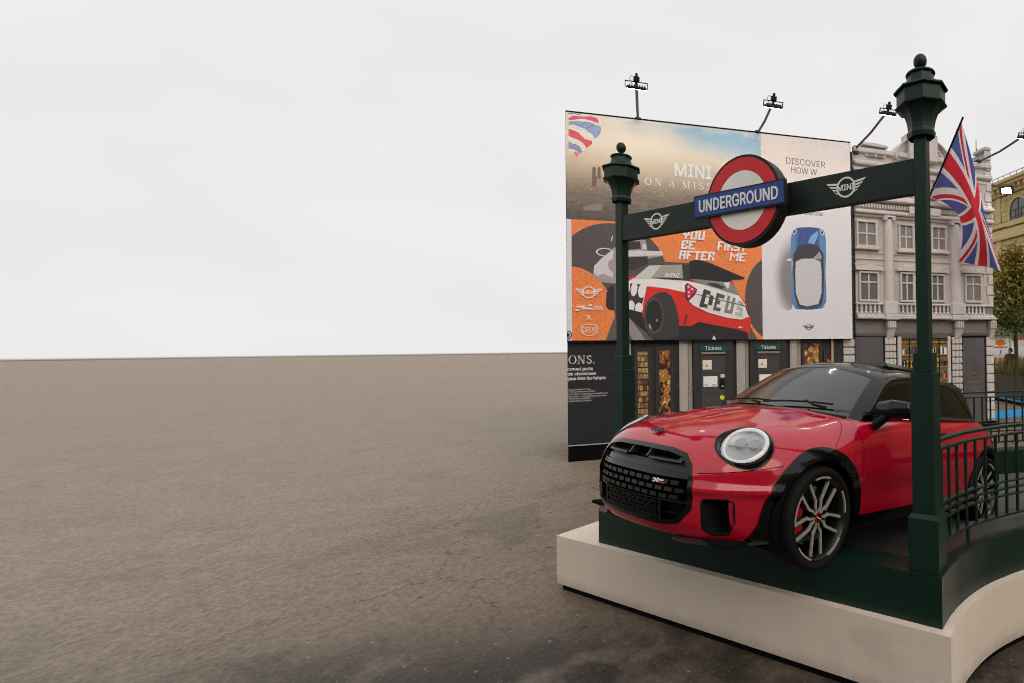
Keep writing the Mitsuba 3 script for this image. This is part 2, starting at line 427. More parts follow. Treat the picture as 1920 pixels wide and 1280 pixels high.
def wings(h, word=True, depth=.004, sq=1.0):
    """winged ring emblem, ring of height h, in the (x, z) plane"""
    r = h / 2; rg = sg.Point(0, 0).buffer(r, quad_segs=20).difference(sg.Point(0, 0).buffer(r * .83, quad_segs=20)); g = [rg]
    for sgn in (1, -1):
        for i in range(4):
            z1 = r * (.50 - i * .30); z0 = z1 - r * .17; xo = r * (2.10 - i * .27)
            xi = lambda z: math.sqrt(max((r * 1.04) ** 2 - z * z, 0))
            g.append(sg.Polygon([(sgn * xi(z1), z1 - r * .02), (sgn * xo, z1 + r * (.14 - .02 * i)), (sgn * (xo - r * .20), z0 + r * .09), (sgn * xi(z0), z0 - r * .02)]))
    e = poly(unary_union(g), 0, depth)
    return cat([e, place(text('MINI', h * .27, depth, True, 1.0), 0, 0, -h * .135)]) if word else e


for c, px_ in ((1.0, 0), (-.975, 0)):
    part(ARCH, 'emblem', PF(place(wings(.135), [(0.848, 3.184), (-0.844, 3.176)][0 if c > 0 else 1][0], FT + .006, 3.147)), M_LETTER)
SIGN = thing('roundel_sign', 'red ring sign crossed by a blue bar reading UNDERGROUND, on the beam', 'sign')
RC, RZ = .115, 3.140
M_SRED = matte('sign_red', (.60, .024, .032), .45); M_SBLUE = matte('sign_blue', (.022, .060, .265), .45); M_SBLK = matte('sign_black', (.010, .010, .009), .5)
M_SWHITE = matte('sign_cream', (.82, .83, .79), .5)
C_ = lambda r: sg.Point(RC, RZ).buffer(r, quad_segs=40)
part(SIGN, 'drum', PF(poly(C_(.318), -.062, .050)), M_SBLK)
part(SIGN, 'ring', PF(poly(C_(.298).difference(C_(.207)), .0502, .056)), M_SRED)
part(SIGN, 'disc', PF(poly(C_(.2065), .0502, .055)), M_SWHITE)
bx_, hz_ = .395, .084
BC = .092
part(SIGN, 'bar_box', PF(box(BC - bx_, BC + bx_, -.078, -.0565, RZ - hz_, RZ + hz_)), M_SBLK)
part(SIGN, 'bar', PF(box(BC - bx_ + .012, BC + bx_ - .012, -.082, -.0782, RZ - hz_ + .012, RZ + hz_ - .012)), M_SBLUE)
tx = text('UNDERGROUND', .083, .003, True); wd = np.ptp(tx.vertices[:, 0]); tx.vertices[:, 0] *= .68 / wd
part(SIGN, 'lettering', PF(place(tx, BC, -.0822, RZ - .0415)), M_LETTER)

# ================================================================ the red car
CT = np.array([-0.5267, 3.7162, 0.7815]); CYAW, CPIT = 3.98764, 0.135406
_c, _s, _cp, _sp = math.cos(CYAW), math.sin(CYAW), math.cos(CPIT), math.sin(CPIT)
CR = np.array([[_c, -_s, 0], [_s, _c, 0], [0, 0, 1.0]]) @ np.array([[_cp, 0, -_sp], [0, 1, 0], [_sp, 0, _cp]])
def car(m): return xf(m, CR, CT)


XF = crv((.10, .60), (.16, .68), (.22, .745), (.30, .785), (.42, .795), (.55, .785), (.64, .765), (.71, .735), (.78, .69), (.90, .60), (1.1, .45))
XR = crv((.1, -2.92), (.2, -2.99), (.35, -3.055), (.5, -3.075), (.7, -3.06), (.9, -3.02), (1.1, -2.95))
ZT = crv((.9, .57), (.80, .650), (.74, .688), (.68, .717), (.6, .750), (.45, .803), (.2, .862), (0, .900), (-.2, .926), (-.4, .945), (-.7, .955), (-1.5, .962), (-2.3, .970), (-3.2, .945))
CW = crv((1., .10), (.5, .13), (.2, .135), (-.1, .12), (-.4, .07), (-.8, .04), (-3, .03))
GR = crv((.2, .0), (.5, .022), (.8, .0))


def f_body(x, y, z):
    a = np.abs(y)
    W = .850 - .62 * np.maximum(z - .60, 0) ** 2 - .30 * np.maximum(.58 - z, 0) ** 2 - .018 * np.exp(-((z - .43) / .09) ** 2) * np.exp(-((x + 1.2) / .75) ** 4)
    W = W + .012 * np.exp(-((x - .02) / .45) ** 2 - ((z - .62) / .2) ** 2) + .014 * np.exp(-((x + 2.47) / .5) ** 2 - ((z - .66) / .22) ** 2)
    xs = -.30; uf = np.maximum((x - xs) / (XF(z) - xs), 0); ur = np.maximum((-2.15 - x) / (-2.15 - XR(z)), 0)
    nf = np.where(x > -1, 2.75, 3.4)
    plan = ((a / W) ** nf + uf ** nf + ur ** nf) ** (1 / nf) * .85 - .85
    q = np.minimum(a, .85) / .80
    top = ZT(x) - CW(x) * q ** 2.6
    top = top + .020 * np.exp(-((a - .60) / .17) ** 2 - ((x - .30) / .32) ** 2) + .010 * np.exp(-((a - .20) / .2) ** 4) * np.exp(-((x - .1) / .5) ** 4)
    plan = plan - .013 * np.exp(-((z - .475) / .030) ** 2) * np.clip((x - .15) / .2, 0, 1) * np.clip((a - .42) / .12, 0, 1)
    f = smax(plan, (z - top) * .93, .15)
    return smax(f, .17 - z, .06)


WSX = lambda z: -.36 - (z - .935) * 1.50                 # windscreen on the centre line
GZ = crv((-.6, 1.16), (-.86, 1.288), (-.95, 1.328), (-1.2, 1.366), (-1.6, 1.382), (-2.2, 1.362), (-2.7, 1.300), (-3.0, 1.25))


def f_gh(x, y, z):
    a = np.abs(y)
    ws = (x - WSX(z) + .20 * a ** 2 + .22 * a ** 5) * .547
    side = (a - (.715 - .33 * (z - .97) - .28 * (z - .97) ** 2 - .05 * np.maximum(-1.9 - x, 0) ** 1.6)) * .92
    roof = (z - (GZ(x) - .075 * (a / .55) ** 2.4)) * .97
    rear = (-2.52 - .42 * (1.30 - z) - x + .10 * a ** 2 + .25 * a ** 4) * .92
    f = smax(smax(ws, side, .10), roof, .055)
    return smax(smax(f, rear, .10), .86 - z, .01)


def xsurf(f, y, z, a=.2, b=1.2):
    """the foremost x of the surface f = 0 at (y, z)"""
    y, z = np.broadcast_arrays(np.asarray(y, float), np.asarray(z, float)); lo, hi = np.full(y.shape, a), np.full(y.shape, b)
    for _ in range(30):
        mid = (lo + hi) / 2; i = f(mid, y, z) < 0; lo, hi = np.where(i, mid, lo), np.where(i, hi, mid)
    return lo


def surf(parent, name, m, f, bsdf, d=0.0, label=None):
    """an open panel of the surface f, smooth normals taken from f"""
    n = grad(f, m.vertices); n /= np.maximum(np.linalg.norm(n, axis=1, keepdims=True), 1e-9)
    w = tm((m.vertices + n * d) @ CR.T + CT, m.faces)
    key = numbered(f'{parent}__{name}')
    scene[key] = {'type': 'ply', 'filename': meshkit.write_ply(w, True, normals=n @ CR.T), 'face_normals': False, 'bsdf': {'type': 'ref', 'id': bsdf}}
    if label: labels[key] = {'label': label}
    return key


def mirror(m): return xf(m, np.diag([1., -1, 1]))


CAR = thing('hatchback_car', 'glossy red three-door hatchback with black roof, nose raised over green wall under arch', 'car')

HB = nets(f_body, (-3.15, -.030, .12), (.90, .92, 1.10), .0135)
HB = clip(HB, -HB.vertices[:, 1] - 1e-6)
FULL = cat([HB, mirror(HB)]); FULL.merge_vertices(digits_vertex=5)
_gr = [(.27, .672), (.39, .652), (.455, .60), (.488, .515), (.496, .43), (.490, .36), (.42, .280), (.31, .262)]
GRY = rpoly([(0, .676)] + _gr + [(0, .258)] + [(-a, b) for a, b in _gr[::-1]], .03)
INT = rpoly([(.535, .425), (.640, .432), (.662, .415), (.660, .31), (.63, .240), (.575, .230), (.535, .255)], .018)
HLC = np.array([0, .600, .735]); HLC[0] = float(xsurf(f_body, .600, .735)); HLN = np.array([.61, .27, .745]); HLN /= np.linalg.norm(HLN)
print('headlight', HLC, grad(f_body, HLC[None]) / np.linalg.norm(grad(f_body, HLC[None])))
_e1 = np.cross([0, 0, 1.], HLN); _e1 /= np.linalg.norm(_e1); _e2 = np.cross(HLN, _e1); HLR = np.stack([_e1, _e2, HLN], 1)


def hl_r(v):
    d = (v - HLC) @ HLR; return np.where(d[:, 2] > -.25, np.hypot(d[:, 0] / 1.0, d[:, 1] / 1.0), 9)


def side_r(v, cx): return np.hypot(v[:, 0] - cx, v[:, 2] - .315)


def field(m, fn): return fn(m.vertices)


b = FULL
v = b.vertices; b = clip(b, np.where(v[:, 0] > .3, polysd(ring(GRY), v[:, 1], v[:, 2]), 1), False)                 # grille opening
for sgn in (1, -1):
    v = b.vertices; b = clip(b, np.where(v[:, 0] > .2, polysd(ring(INT), v[:, 1] * sgn, v[:, 2]), 1), False)       # side intakes
    v = b.vertices; b = clip(b, hl_r(v * [1, sgn, 1]) - .163, False)
for cx in (0, -2.495):
    v = b.vertices; b = clip(b, np.where(np.abs(v[:, 1]) > .35, np.where(v[:, 2] < .315, np.maximum(np.abs(v[:, 0] - cx), 0), side_r(v, cx)) - .352, 1), False)
v = b.vertices; b = clip(b, .205 - v[:, 2])
# black lower edge along the sides and the tail
LOW = lambda v: np.where(v[:, 0] < .40, v[:, 2] - (.285 + .02 * np.clip(-(v[:, 0] + .35) / 1.8, 0, 1.2)), 1.0)
sill = clip(b, LOW(b.vertices)); b = clip(b, LOW(b.vertices), False)
# panel gaps
def gap(m, line, region, w=.0022):
    ins = clip(m, region(m.vertices)); outs = clip(m, region(m.vertices), False)
    A = clip(ins, line(ins.vertices) + w); B = clip(ins, w - line(ins.vertices))
    back = clip(ins, line(ins.vertices) - .012); back = clip(back, -line(back.vertices) - .012)
    return cat([outs, A, B]), back


backs = []
G1 = (lambda v: v[:, 2] - (.552 + .16 * (.72 - v[:, 0])), lambda v: np.maximum(.50 - np.abs(v[:, 1]), .30 - v[:, 0]))
G2 = (lambda v: v[:, 0] + .405 + .12 * (v[:, 2] - .6) ** 2, lambda v: np.maximum(np.abs(v[:, 0] + .40) - .15, .62 - np.abs(v[:, 1])))
G3 = (lambda v: v[:, 0] + 1.66 - .35 * (v[:, 2] - .55) ** 2, lambda v: np.maximum(np.abs(v[:, 0] + 1.62) - .25, .62 - np.abs(v[:, 1])))
G4 = (lambda v: v[:, 0] + .42 - (.955 - v[:, 2]) * 1.3, lambda v: np.maximum(np.maximum(np.abs(v[:, 0] + .2) - .195, .58 - np.abs(v[:, 1])), .62 - v[:, 2]))
for g in (G1, G2, G3, G4):
    b, k = gap(b, *g); backs.append(k)
cowl = lambda v: v[:, 0] + .37 - .10 * np.abs(v[:, 1]) ** 2      # behind: under the glass house
hood_ok = np.ones(1)
# split into named panels
front = clip(b, .402 - b.vertices[:, 0] - .0 * b.vertices[:, 1] + 0) if False else None
def region(m, *gs):
    for g in gs: m = clip(m, g(m.vertices))
    return m
bon = lambda v: np.maximum(np.maximum(-.40 - v[:, 0], v[:, 0] - .95), (.556 + .16 * (.72 - v[:, 0])) - v[:, 2])
door = lambda v: np.maximum.reduce([v[:, 0] + .405 + .12 * (v[:, 2] - .6) ** 2, -(v[:, 0] + 1.66 - .35 * (v[:, 2] - .55) ** 2)])
bonnet = region(b, bon); rest = clip(b, bon(b.vertices), False)
bump = clip(rest, -.1 - rest.vertices[:, 0]); rest = clip(rest, -.1 - rest.vertices[:, 0], False)
doors = clip(rest, door(rest.vertices)); rest = clip(rest, door(rest.vertices), False)
surf(CAR, 'bonnet', bonnet, f_body, M_RED)
surf(CAR, 'front_bumper', bump, f_body, M_RED)
DOORS = []
for sgn in (1, -1):
    DOORS.append(surf(CAR, 'door', clip(doors, -doors.vertices[:, 1] * sgn), f_body, M_RED))
surf(CAR, 'rear_body', rest, f_body, M_RED)
for sgn in (1, -1): surf(CAR, 'sill', clip(sill, -sill.vertices[:, 1] * sgn), f_body, M_GLOSSBLACK, .004)
for k_ in backs:
    for sgn in (1, -1): surf(CAR, 'seam', clip(k_, -k_.vertices[:, 1] * sgn), f_body, M_DEEP, -.006)
# wheel wells and floor
wells = []
for cx in (0, -2.495):
    for sgn in (1, -1):
        th = np.linspace(-.5, math.pi + .5, 40); P = [(cx + .352 * math.cos(t), .315 + .352 * math.sin(t)) for t in th]
        V = np.array([(x, sgn * y, z) for y in (.42, .83) for x, z in P]); n = len(P)
        F = [(i, i + 1, n + i + 1) for i in range(n - 1)] + [(i, n + i + 1, n + i) for i in range(n - 1)]
        wells.append(tm(V, F)); wells.append(poly(P, -sgn * .42 - .002, -sgn * .42 + .002))
wells.append(box(-2.9, .62, -.70, .70, .185, .205))
part(CAR, 'underbody', car(cat(wells)), M_DEEP)
# arch trims
for cx in (0, -2.495):
    for sgn in (1, -1):
        m = FULL; vv = m.vertices; m = clip(m, -vv[:, 1] * sgn + .3)
        r = lambda v: np.where(v[:, 2] < .315, np.abs(v[:, 0] - cx), side_r(v, cx))
        out_ = lambda v: r(v) - (.408 + .05 * np.clip((.30 - v[:, 2]) / .12, 0, 1) * (1 if cx == 0 else .4))
        m = clip(m, out_(m.vertices)); m = clip(m, .336 - r(m.vertices)); m = clip(m, .195 - m.vertices[:, 2])
        part(CAR, 'wheel_arch_trim', car(shell(m, f_body, .013, .034)), M_GLOSSBLACK, smooth=35)

# ---- front face: grille
def front_ring(P, w, out, th, step=.012):
    """frame following the surface along the polygon P in (y, z)"""
    o, i = P, P.buffer(-w)
    m = FULL; m = clip(m, .3 - m.vertices[:, 0]); v = m.vertices
    m = clip(m, polysd(ring(o), v[:, 1], v[:, 2])); m = clip(m, polysd(ring(i), m.vertices[:, 1], m.vertices[:, 2]), False)
    return shell(m, f_body, out, th)


M_FRAME = gloss('intake_frame', (.040, .040, .043), .15, 1.5)
GK = part(CAR, 'grille', car(front_ring(GRY, .024, .006, .05)), M_GLOSSBLACK, smooth=35)
def ysheet(P, d):
    """backing sheet: the surface inside P moved in by d"""
    m = FULL; m = clip(m, .3 - m.vertices[:, 0]); m = clip(m, polysd(ring(P), m.vertices[:, 1], m.vertices[:, 2])); return offset(m, f_body, -d)


surf(GK, 'backing', offset(ysheet(GRY.buffer(.02), .0), f_body, -.075), f_body, M_DEEP)


def fbox(y0, y1, z0, z1, d0, d1, n=1):
    """block on the front face between depths d0 (outer) and d1 behind the surface"""
    ms = []; ys = np.linspace(y0, y1, n + 1); V, F = [], []
    for y in ys:
        xa = [float(xsurf(f_body, y, z)) for z in (z0, z1)]
        V += [(xa[0] - d0, y, z0), (xa[1] - d0, y, z1), (xa[1] - d1, y, z1), (xa[0] - d1, y, z0)]
    for i in range(n):
        for q in range(4):
            q2 = (q + 1) % 4; a = i * 4; F += [(a + q, a + q2, a + 4 + q2), (a + q, a + 4 + q2, a + 4 + q)]
    F += [(0, 2, 1), (0, 3, 2)]; e = n * 4; F += [(e, e + 1, e + 2), (e, e + 2, e + 3)]
    m = tm(V, F); m.fix_normals(); return m


bars = [fbox(-.455, .455, .520, .550, .006, .06, 14), fbox(-.45, .45, .550, .578, .022, .06, 14)]
part(GK, 'crossbar', car(cat(bars)), M_GLOSSBLACK)
part(GK, 'crossbar', car(cat([fbox(-.45, .45, .578, .592, .03, .05, 10)])), M_SATIN)
for k, z in enumerate((.492, .452, .414)):
    y = -.445 + (.035 if k % 2 else 0)
    while y < .40:
        part(GK, 'slat', car(fbox(y, y + .052, z - .011, z + .011, .012, .05)), M_SATIN); y += .072
for k, z in enumerate((.382, .357, .332, .307, .284)):
    y = -.27 + (.028 if k % 2 else 0)
    while y < .24:
        a = fbox(y, y + .046, z - .010, z + .010, .014, .03)
        part(GK, 'mesh_cell', car(cat([fbox(y, y + .046, z + .006, z + .010, .014, .04), fbox(y, y + .046, z - .010, z - .006, .014, .04),
             fbox(y, y + .005, z - .006, z + .006, .014, .04), fbox(y + .041, y + .046, z - .006, z + .006, .014, .04)])), M_SATIN)
        y += .056
for sgn in (1, -1):
    def q(y0, y1, *r, **k): return fbox(*sorted((y0 * sgn, y1 * sgn)), *r, **k)
    part(GK, 'corner_bar', car(cat([q(.285, .455, .388, .398, .012, .05, n=4), q(.285, .445, .322, .328, .035, .05, n=4), q(.28, .292, .282, .398, .010, .05)])), M_GLOSSBLACK)
    part(GK, 'upper_intake', car(cat([q(.09, .36, .648, .656, .006, .06, n=4), q(.12, .385, .600, .612, .002, .06, n=4), q(.085, .102, .608, .652, .004, .06), q(.355, .385, .605, .650, .006, .06),
                                      q(.36, .42, .590, .63, .022, .06, n=2)])), M_FRAME)
# badges: a small flag of white and red on the slats, a dark winged badge on the bonnet
bd = [fbox(y, y + .013, z - .0035, z + .0035, .003, .012) for y, z in ((.226, .497), (.240, .490), (.226, .483), (.254, .499), (.254, .485))]
for m_ in bd: part(GK, 'badge_square', car(m_), M_WHITE)
part(GK, 'badge', car(fbox(.272, .300, .492, .498, .003, .012)), M_WHITE, label='small white badge on the grille slats')
part(GK, 'badge', car(fbox(.272, .312, .479, .485, .003, .012)), mat('badge_red', {'type': 'principled', 'base_color': rgb((.45, .01, .02)), 'roughness': .3}), label='red strip under the white badge')
th = np.linspace(0, 2 * math.pi, 40)
wing = unary_union([sg.Point(0, 0).buffer(.026, quad_segs=10)] + [sg.Polygon([(s * .015, .016 - i * .011), (s * (.062 - i * .012), .018 - i * .011), (s * (.056 - i * .012), .010 - i * .011), (s * .015, .008 - i * .011)]) for s in (1, -1) for i in range(4)])
e = trimesh.creation.extrude_polygon(wing, .006, engine='earcut'); vx = e.vertices
cx0 = .615; zz = ZT(cx0 + vx[:, 1]) + .003 + vx[:, 2] - .004
part(CAR, 'bonnet_badge', car(tm(np.c_[cx0 + vx[:, 1], vx[:, 0], zz + .008], e.faces)), matte('badge_grey', (.03, .03, .03), .45))

# ---- side intakes, splitter
for sgn in (1, -1):
    IM = (lambda m: m) if sgn == 1 else mirror
    P = INT; R0 = ring(P); xs_ = xsurf(f_body, R0[:, 0], R0[:, 1]); n = len(R0)
    V = np.vstack([np.c_[xs_, R0], np.c_[np.full(n, float(xs_.min()) - .06), R0 * [.96, 1.0] + [.02, 0]]])
    F = [(i, (i + 1) % n, n + (i + 1) % n) for i in range(n)] + [(i, n + (i + 1) % n, n + i) for i in range(n)]
    cap_ = trimesh.creation.triangulate_polygon(sg.Polygon(V[n:, 1:]), engine='earcut')
    cp = tm(np.c_[np.full(len(cap_[0]), float(xs_.min()) - .06), cap_[0]], cap_[1])
    IK = part(CAR, 'side_intake', car(IM(cat([tm(V, F), cp]))), M_BLACK)
    m = FULL; m = clip(m, .2 - m.vertices[:, 0]); m = clip(m, polysd(ring(P.buffer(.003)), m.vertices[:, 1] * sgn, m.vertices[:, 2]))
    m = clip(m, polysd(ring(P.buffer(-.005)), m.vertices[:, 1] * sgn, m.vertices[:, 2]), False)
    part(IK, 'frame', car(shell(m, f_body, .002, .02)), M_BLACK, smooth=35)
    fin = []
    zs = np.linspace(.285, .417, 8)
    V = []
    for z in zs:
        x0 = float(xsurf(f_body, .648, z)); V += [(x0 - .004, .658, z), (x0 + .003, .640, z), (x0 - .04, .630, z), (x0 - .05, .655, z)]
    F = []
    for i in range(len(zs) - 1):
        for k in range(4):
            k2 = (k + 1) % 4; F += [(i * 4 + k, i * 4 + k2, i * 4 + 4 + k2), (i * 4 + k, i * 4 + 4 + k2, i * 4 + 4 + k)]
    F += [(0, 1, 2), (0, 2, 3)]; e_ = 4 * len(zs) - 4; F += [(e_, e_ + 2, e_ + 1), (e_, e_ + 3, e_ + 2)]
    m = tm(V, F); m.fix_normals(); part(IK, 'fin', car(IM(m)), M_RED, label='red fin at the outer edge of the intake')
M_BLADE = gloss('splitter_grey', (.055, .055, .058), .06, 1.6)
# lower lip: splitter blades
for sgn in (1, -1):
    ys = np.linspace(.36, .815, 22); V, F = [], []
    for y in ys:
        x0 = float(xsurf(f_body, min(y, .79), .215, -.2)) + (0 if y <= .79 else -(y - .79) * 1.2)
        w = .05 * np.interp(y, [.36, .45, .7, .86], [.1, .8, 1.2, .9]); z0 = .188 + .05 * max(y - .6, 0)
        V += [(x0 + w, y, z0 + .004), (x0 - .10, y, z0 + .030), (x0 - .10, y, z0 - .014), (x0 + w, y, z0 - .006)]
    for i in range(len(ys) - 1):
        for k in range(4):
            k2 = (k + 1) % 4; F += [(i * 4 + k, i * 4 + k2, i * 4 + 4 + k2), (i * 4 + k, i * 4 + 4 + k2, i * 4 + 4 + k)]
    e_ = 4 * len(ys) - 4; F += [(0, 1, 2), (0, 2, 3), (e_, e_ + 2, e_ + 1), (e_, e_ + 3, e_ + 2)]
    m = tm(V, F); m.fix_normals(); m = m if sgn == 1 else mirror(m)
    part(CAR, 'splitter', car(m), M_BLADE, smooth=30)

# ---- headlights
M_DRL = mat('light_ring', {'type': 'principled', 'base_color': rgb((.74, .76, .80)), 'roughness': .35})
M_REFL = mat('reflector', two({'type': 'principled', 'base_color': rgb((.42, .43, .45)), 'metallic': .4, 'roughness': .35})); M_REFL2 = mat('reflector_dark', two({'type': 'principled', 'base_color': rgb((.30, .31, .33)), 'metallic': .5, 'roughness': .3}))
for sgn in (1, -1):
    HM = (lambda m: car(xf(m, HLR, HLC))) if sgn == 1 else (lambda m: car(mirror(xf(m, HLR, HLC))))
    n = 72; th = np.arange(n) * 2 * math.pi / n
    def edge(r):      # points of the body surface at radius r round the lamp axis
        o = HLC + (np.cos(th)[:, None] * _e1 + np.sin(th)[:, None] * _e2) * r; lo, hi = np.full(n, -.2), np.full(n, .25)
        for _ in range(28):
            md = (lo + hi) / 2; i = f_body(*(o + md[:, None] * HLN).T) < 0; lo, hi = np.where(i, md, lo), np.where(i, hi, md)
        return lo
    e0 = edge(.164); e1 = edge(.148)
    zmid = float(np.mean(e1)); k1 = zmid + .45 * (e1 - zmid) + .012
    rows = [(.166, e0 - .02), (.166, e0 + .004), (.160, e0 + .008), (.150, .5 * (e0 + k1) + .008), (.147, k1 + .004), (.1445, k1 - .02)]
    V = np.vstack([np.c_[r * np.cos(th), r * np.sin(th), np.broadcast_to(z, n)] for r, z in rows]); F = []
    for i in range(len(rows) - 1):
        for k in range(n):
            k2 = (k + 1) % n; F += [(i * n + k, i * n + k2, i * n + n + k2), (i * n + k, i * n + n + k2, i * n + n + k)]
    HK = part(CAR, 'headlight', HM(tm(V, F)), M_GLOSSBLACK, smooth=35)
    zb = float(k1.mean()) - .016
    dome = [(.144 * math.sin(t), zb + .010 + .036 * math.cos(t)) for t in np.linspace(0, math.pi / 2, 14)]
    lens = lathe([(1e-4, dome[0][1])] + dome[1:], 48)
    part(HK, 'lens', HM(tm(lens.vertices, lens.faces)), M_LENS, smooth=True)
    rg = lathe([(.144, zb + .004), (.140, zb + .012), (.127, zb + .016), (.118, zb + .010), (.116, zb + .0)], 48)
    part(HK, 'light_ring', HM(rg), M_DRL, smooth=40)
    refl = lathe([(.117, zb + .002), (.105, zb - .014), (.05, zb - .03), (1e-4, zb - .034)], 40); part(HK, 'reflector', HM(refl), M_REFL, smooth=40)
    bowl = cat([box(-.105, .105, -.003, .003, zb - .012, zb - .002), xf(lathe([(.034, zb - .03), (.036, zb - .012), (1e-4, zb - .010)], 28), np.eye(3), (.042, .036, 0)), xf(lathe([(.034, zb - .03), (.036, zb - .012), (1e-4, zb - .010)], 28), np.eye(3), (-.042, .036, 0))])
    part(HK, 'bulb_housing', HM(bowl), M_REFL2, smooth=30)

M_BELT = metal('belt_grey', (.32, .32, .33), .3)
# ---- glass house
HG = nets(f_gh, (-3.2, -.03, .84), (-.10, .80, 1.46), .0135); HG = clip(HG, -HG.vertices[:, 1] - 1e-6); GF = cat([HG, mirror(HG)]); GF.merge_vertices(digits_vertex=5)
v = GF.vertices; GF = clip(GF, np.where(v[:, 2] < .90, -1, 0) * 1.0 - (v[:, 2] - .90), True)       # open below
yA = lambda z: .645 - .40 * (z - .97)
ws_r = lambda v: np.maximum.reduce([np.abs(v[:, 1]) - yA(v[:, 2]), v[:, 2] - (1.300 - .07 * (v[:, 1] / .5) ** 2), -(v[:, 0] - WSX(v[:, 2]) + .2 * v[:, 1] ** 2 + .22 * np.abs(v[:, 1]) ** 5) - .05])
SW = rpoly([(-.58, .955), (-.58, .965), (-1.00, 1.225), (-1.15, 1.257), (-2.06, 1.242), (-2.2, 1.210), (-2.42, .985), (-2.42, .955)], .015)
sw_r = lambda v: np.maximum(polysd(ring(SW), v[:, 0], v[:, 2]), .30 - np.abs(v[:, 1]))
rw_r = lambda v: np.maximum.reduce([np.abs(v[:, 1]) - (.54 - .35 * (v[:, 2] - 1.0)), v[:, 2] - 1.20, 1.0 - v[:, 2], v[:, 0] + 2.46])
g = GF
wsm = clip(g, ws_r(g.vertices)); g = clip(g, ws_r(g.vertices), False)
swm = clip(g, sw_r(g.vertices)); g = clip(g, sw_r(g.vertices), False)
rwm = clip(g, rw_r(g.vertices)); g = clip(g, rw_r(g.vertices), False)
roofr = lambda v: 1.262 - v[:, 2] - .0 * v[:, 0]
rf = clip(g, roofr(g.vertices)); pil = clip(g, roofr(g.vertices), False)
surf(CAR, 'roof', rf, f_gh, M_GLOSSBLACK)
surf(CAR, 'pillars', pil, f_gh, M_GLOSSBLACK)
WK = surf(CAR, 'windscreen', wsm, f_gh, M_SCREEN, -.002)
for sgn in (1, -1):
    m = clip(swm, -swm.vertices[:, 1] * sgn); bp = lambda v: np.abs(v[:, 0] + 1.74) - .035
    surf(CAR, 'side_window', clip(m, bp(m.vertices), False), f_gh, M_SIDEGLASS, -.004)
    surf(CAR, 'window_pillar', clip(m, bp(m.vertices)), f_gh, M_GLOSSBLACK, -.001)
    # bright-black moulding along the belt line
    xs_ = np.linspace(-.46, -2.56, 40); yy = np.array([float(brent_y(x)) for x in xs_]) if False else None
    P = []
    for x in xs_:
        lo, hi = .2, .9
        for _ in range(26):
            md = (lo + hi) / 2
            if min(f_gh(x, md, .955), 9) < 0: lo = md
            else: hi = md
        P.append((x, sgn * (lo + .006), .948))
    part(CAR, 'belt_moulding', car(strip(P, .022, .024)), M_BELT)
surf(CAR, 'rear_window', rwm, f_gh, M_SIDEGLASS, -.002)
# windscreen dark border, roof rails, spoiler
ins = clip(wsm, ws_r(wsm.vertices) + .022, False); surf(WK, 'border', ins, f_gh, M_BLACK, -.006)
part(CAR, 'spoiler', car(trimesh.convex.convex_hull(np.array([(-2.38, s * .50, z) for s in (1, -1) for z in (1.27, 1.30)] + [(-2.70, s * .47, z) for s in (1, -1) for z in (1.232, 1.25)] + [(-2.67, s * .1, 1.265) for s in (1, -1)] + [(-2.44, 0, 1.33)]))), M_GLOSSBLACK)
# raised aerodynamic edge of the glass roof
part(CAR, 'roof_panel', car(box(-2.2, -1.3, -.42, .42, 1.31, 1.386, .03)), M_GLOSSBLACK)
# wipers
def wsp(y, z, d=.01): return (float(WSX(z) - .2 * y * y - .22 * abs(y) ** 5) + d, y, z + d * 1.2)
for (y0, z0, y1, z1, ya) in ((.52, .975, -.10, .96, .30), (-.02, .97, -.56, .955, -.30)):
    pts = [wsp(y0 + (y1 - y0) * t, z0 + (z1 - z0) * t + .012 * math.sin(math.pi * t), .016) for t in np.linspace(0, 1, 9)]
    wk = part(CAR, 'wiper', car(tube(pts, .0075, 6)), M_BLACK)
    am = [wsp(ya + .22, .93, .03), wsp(ya + .12, .94, .034), wsp(ya, (z0 + z1) / 2 + .012, .026)]
    part(wk, 'arm', car(tube(am, [.012, .010, .007], 6)), M_BLACK)
part(CAR, 'cowl', car(tube([(-.345 - .20 * y * y, y, .925 - .06 * y * y) for y in np.linspace(-.66, .66, 30)], .022, 8)), M_BLACK, smooth=40)

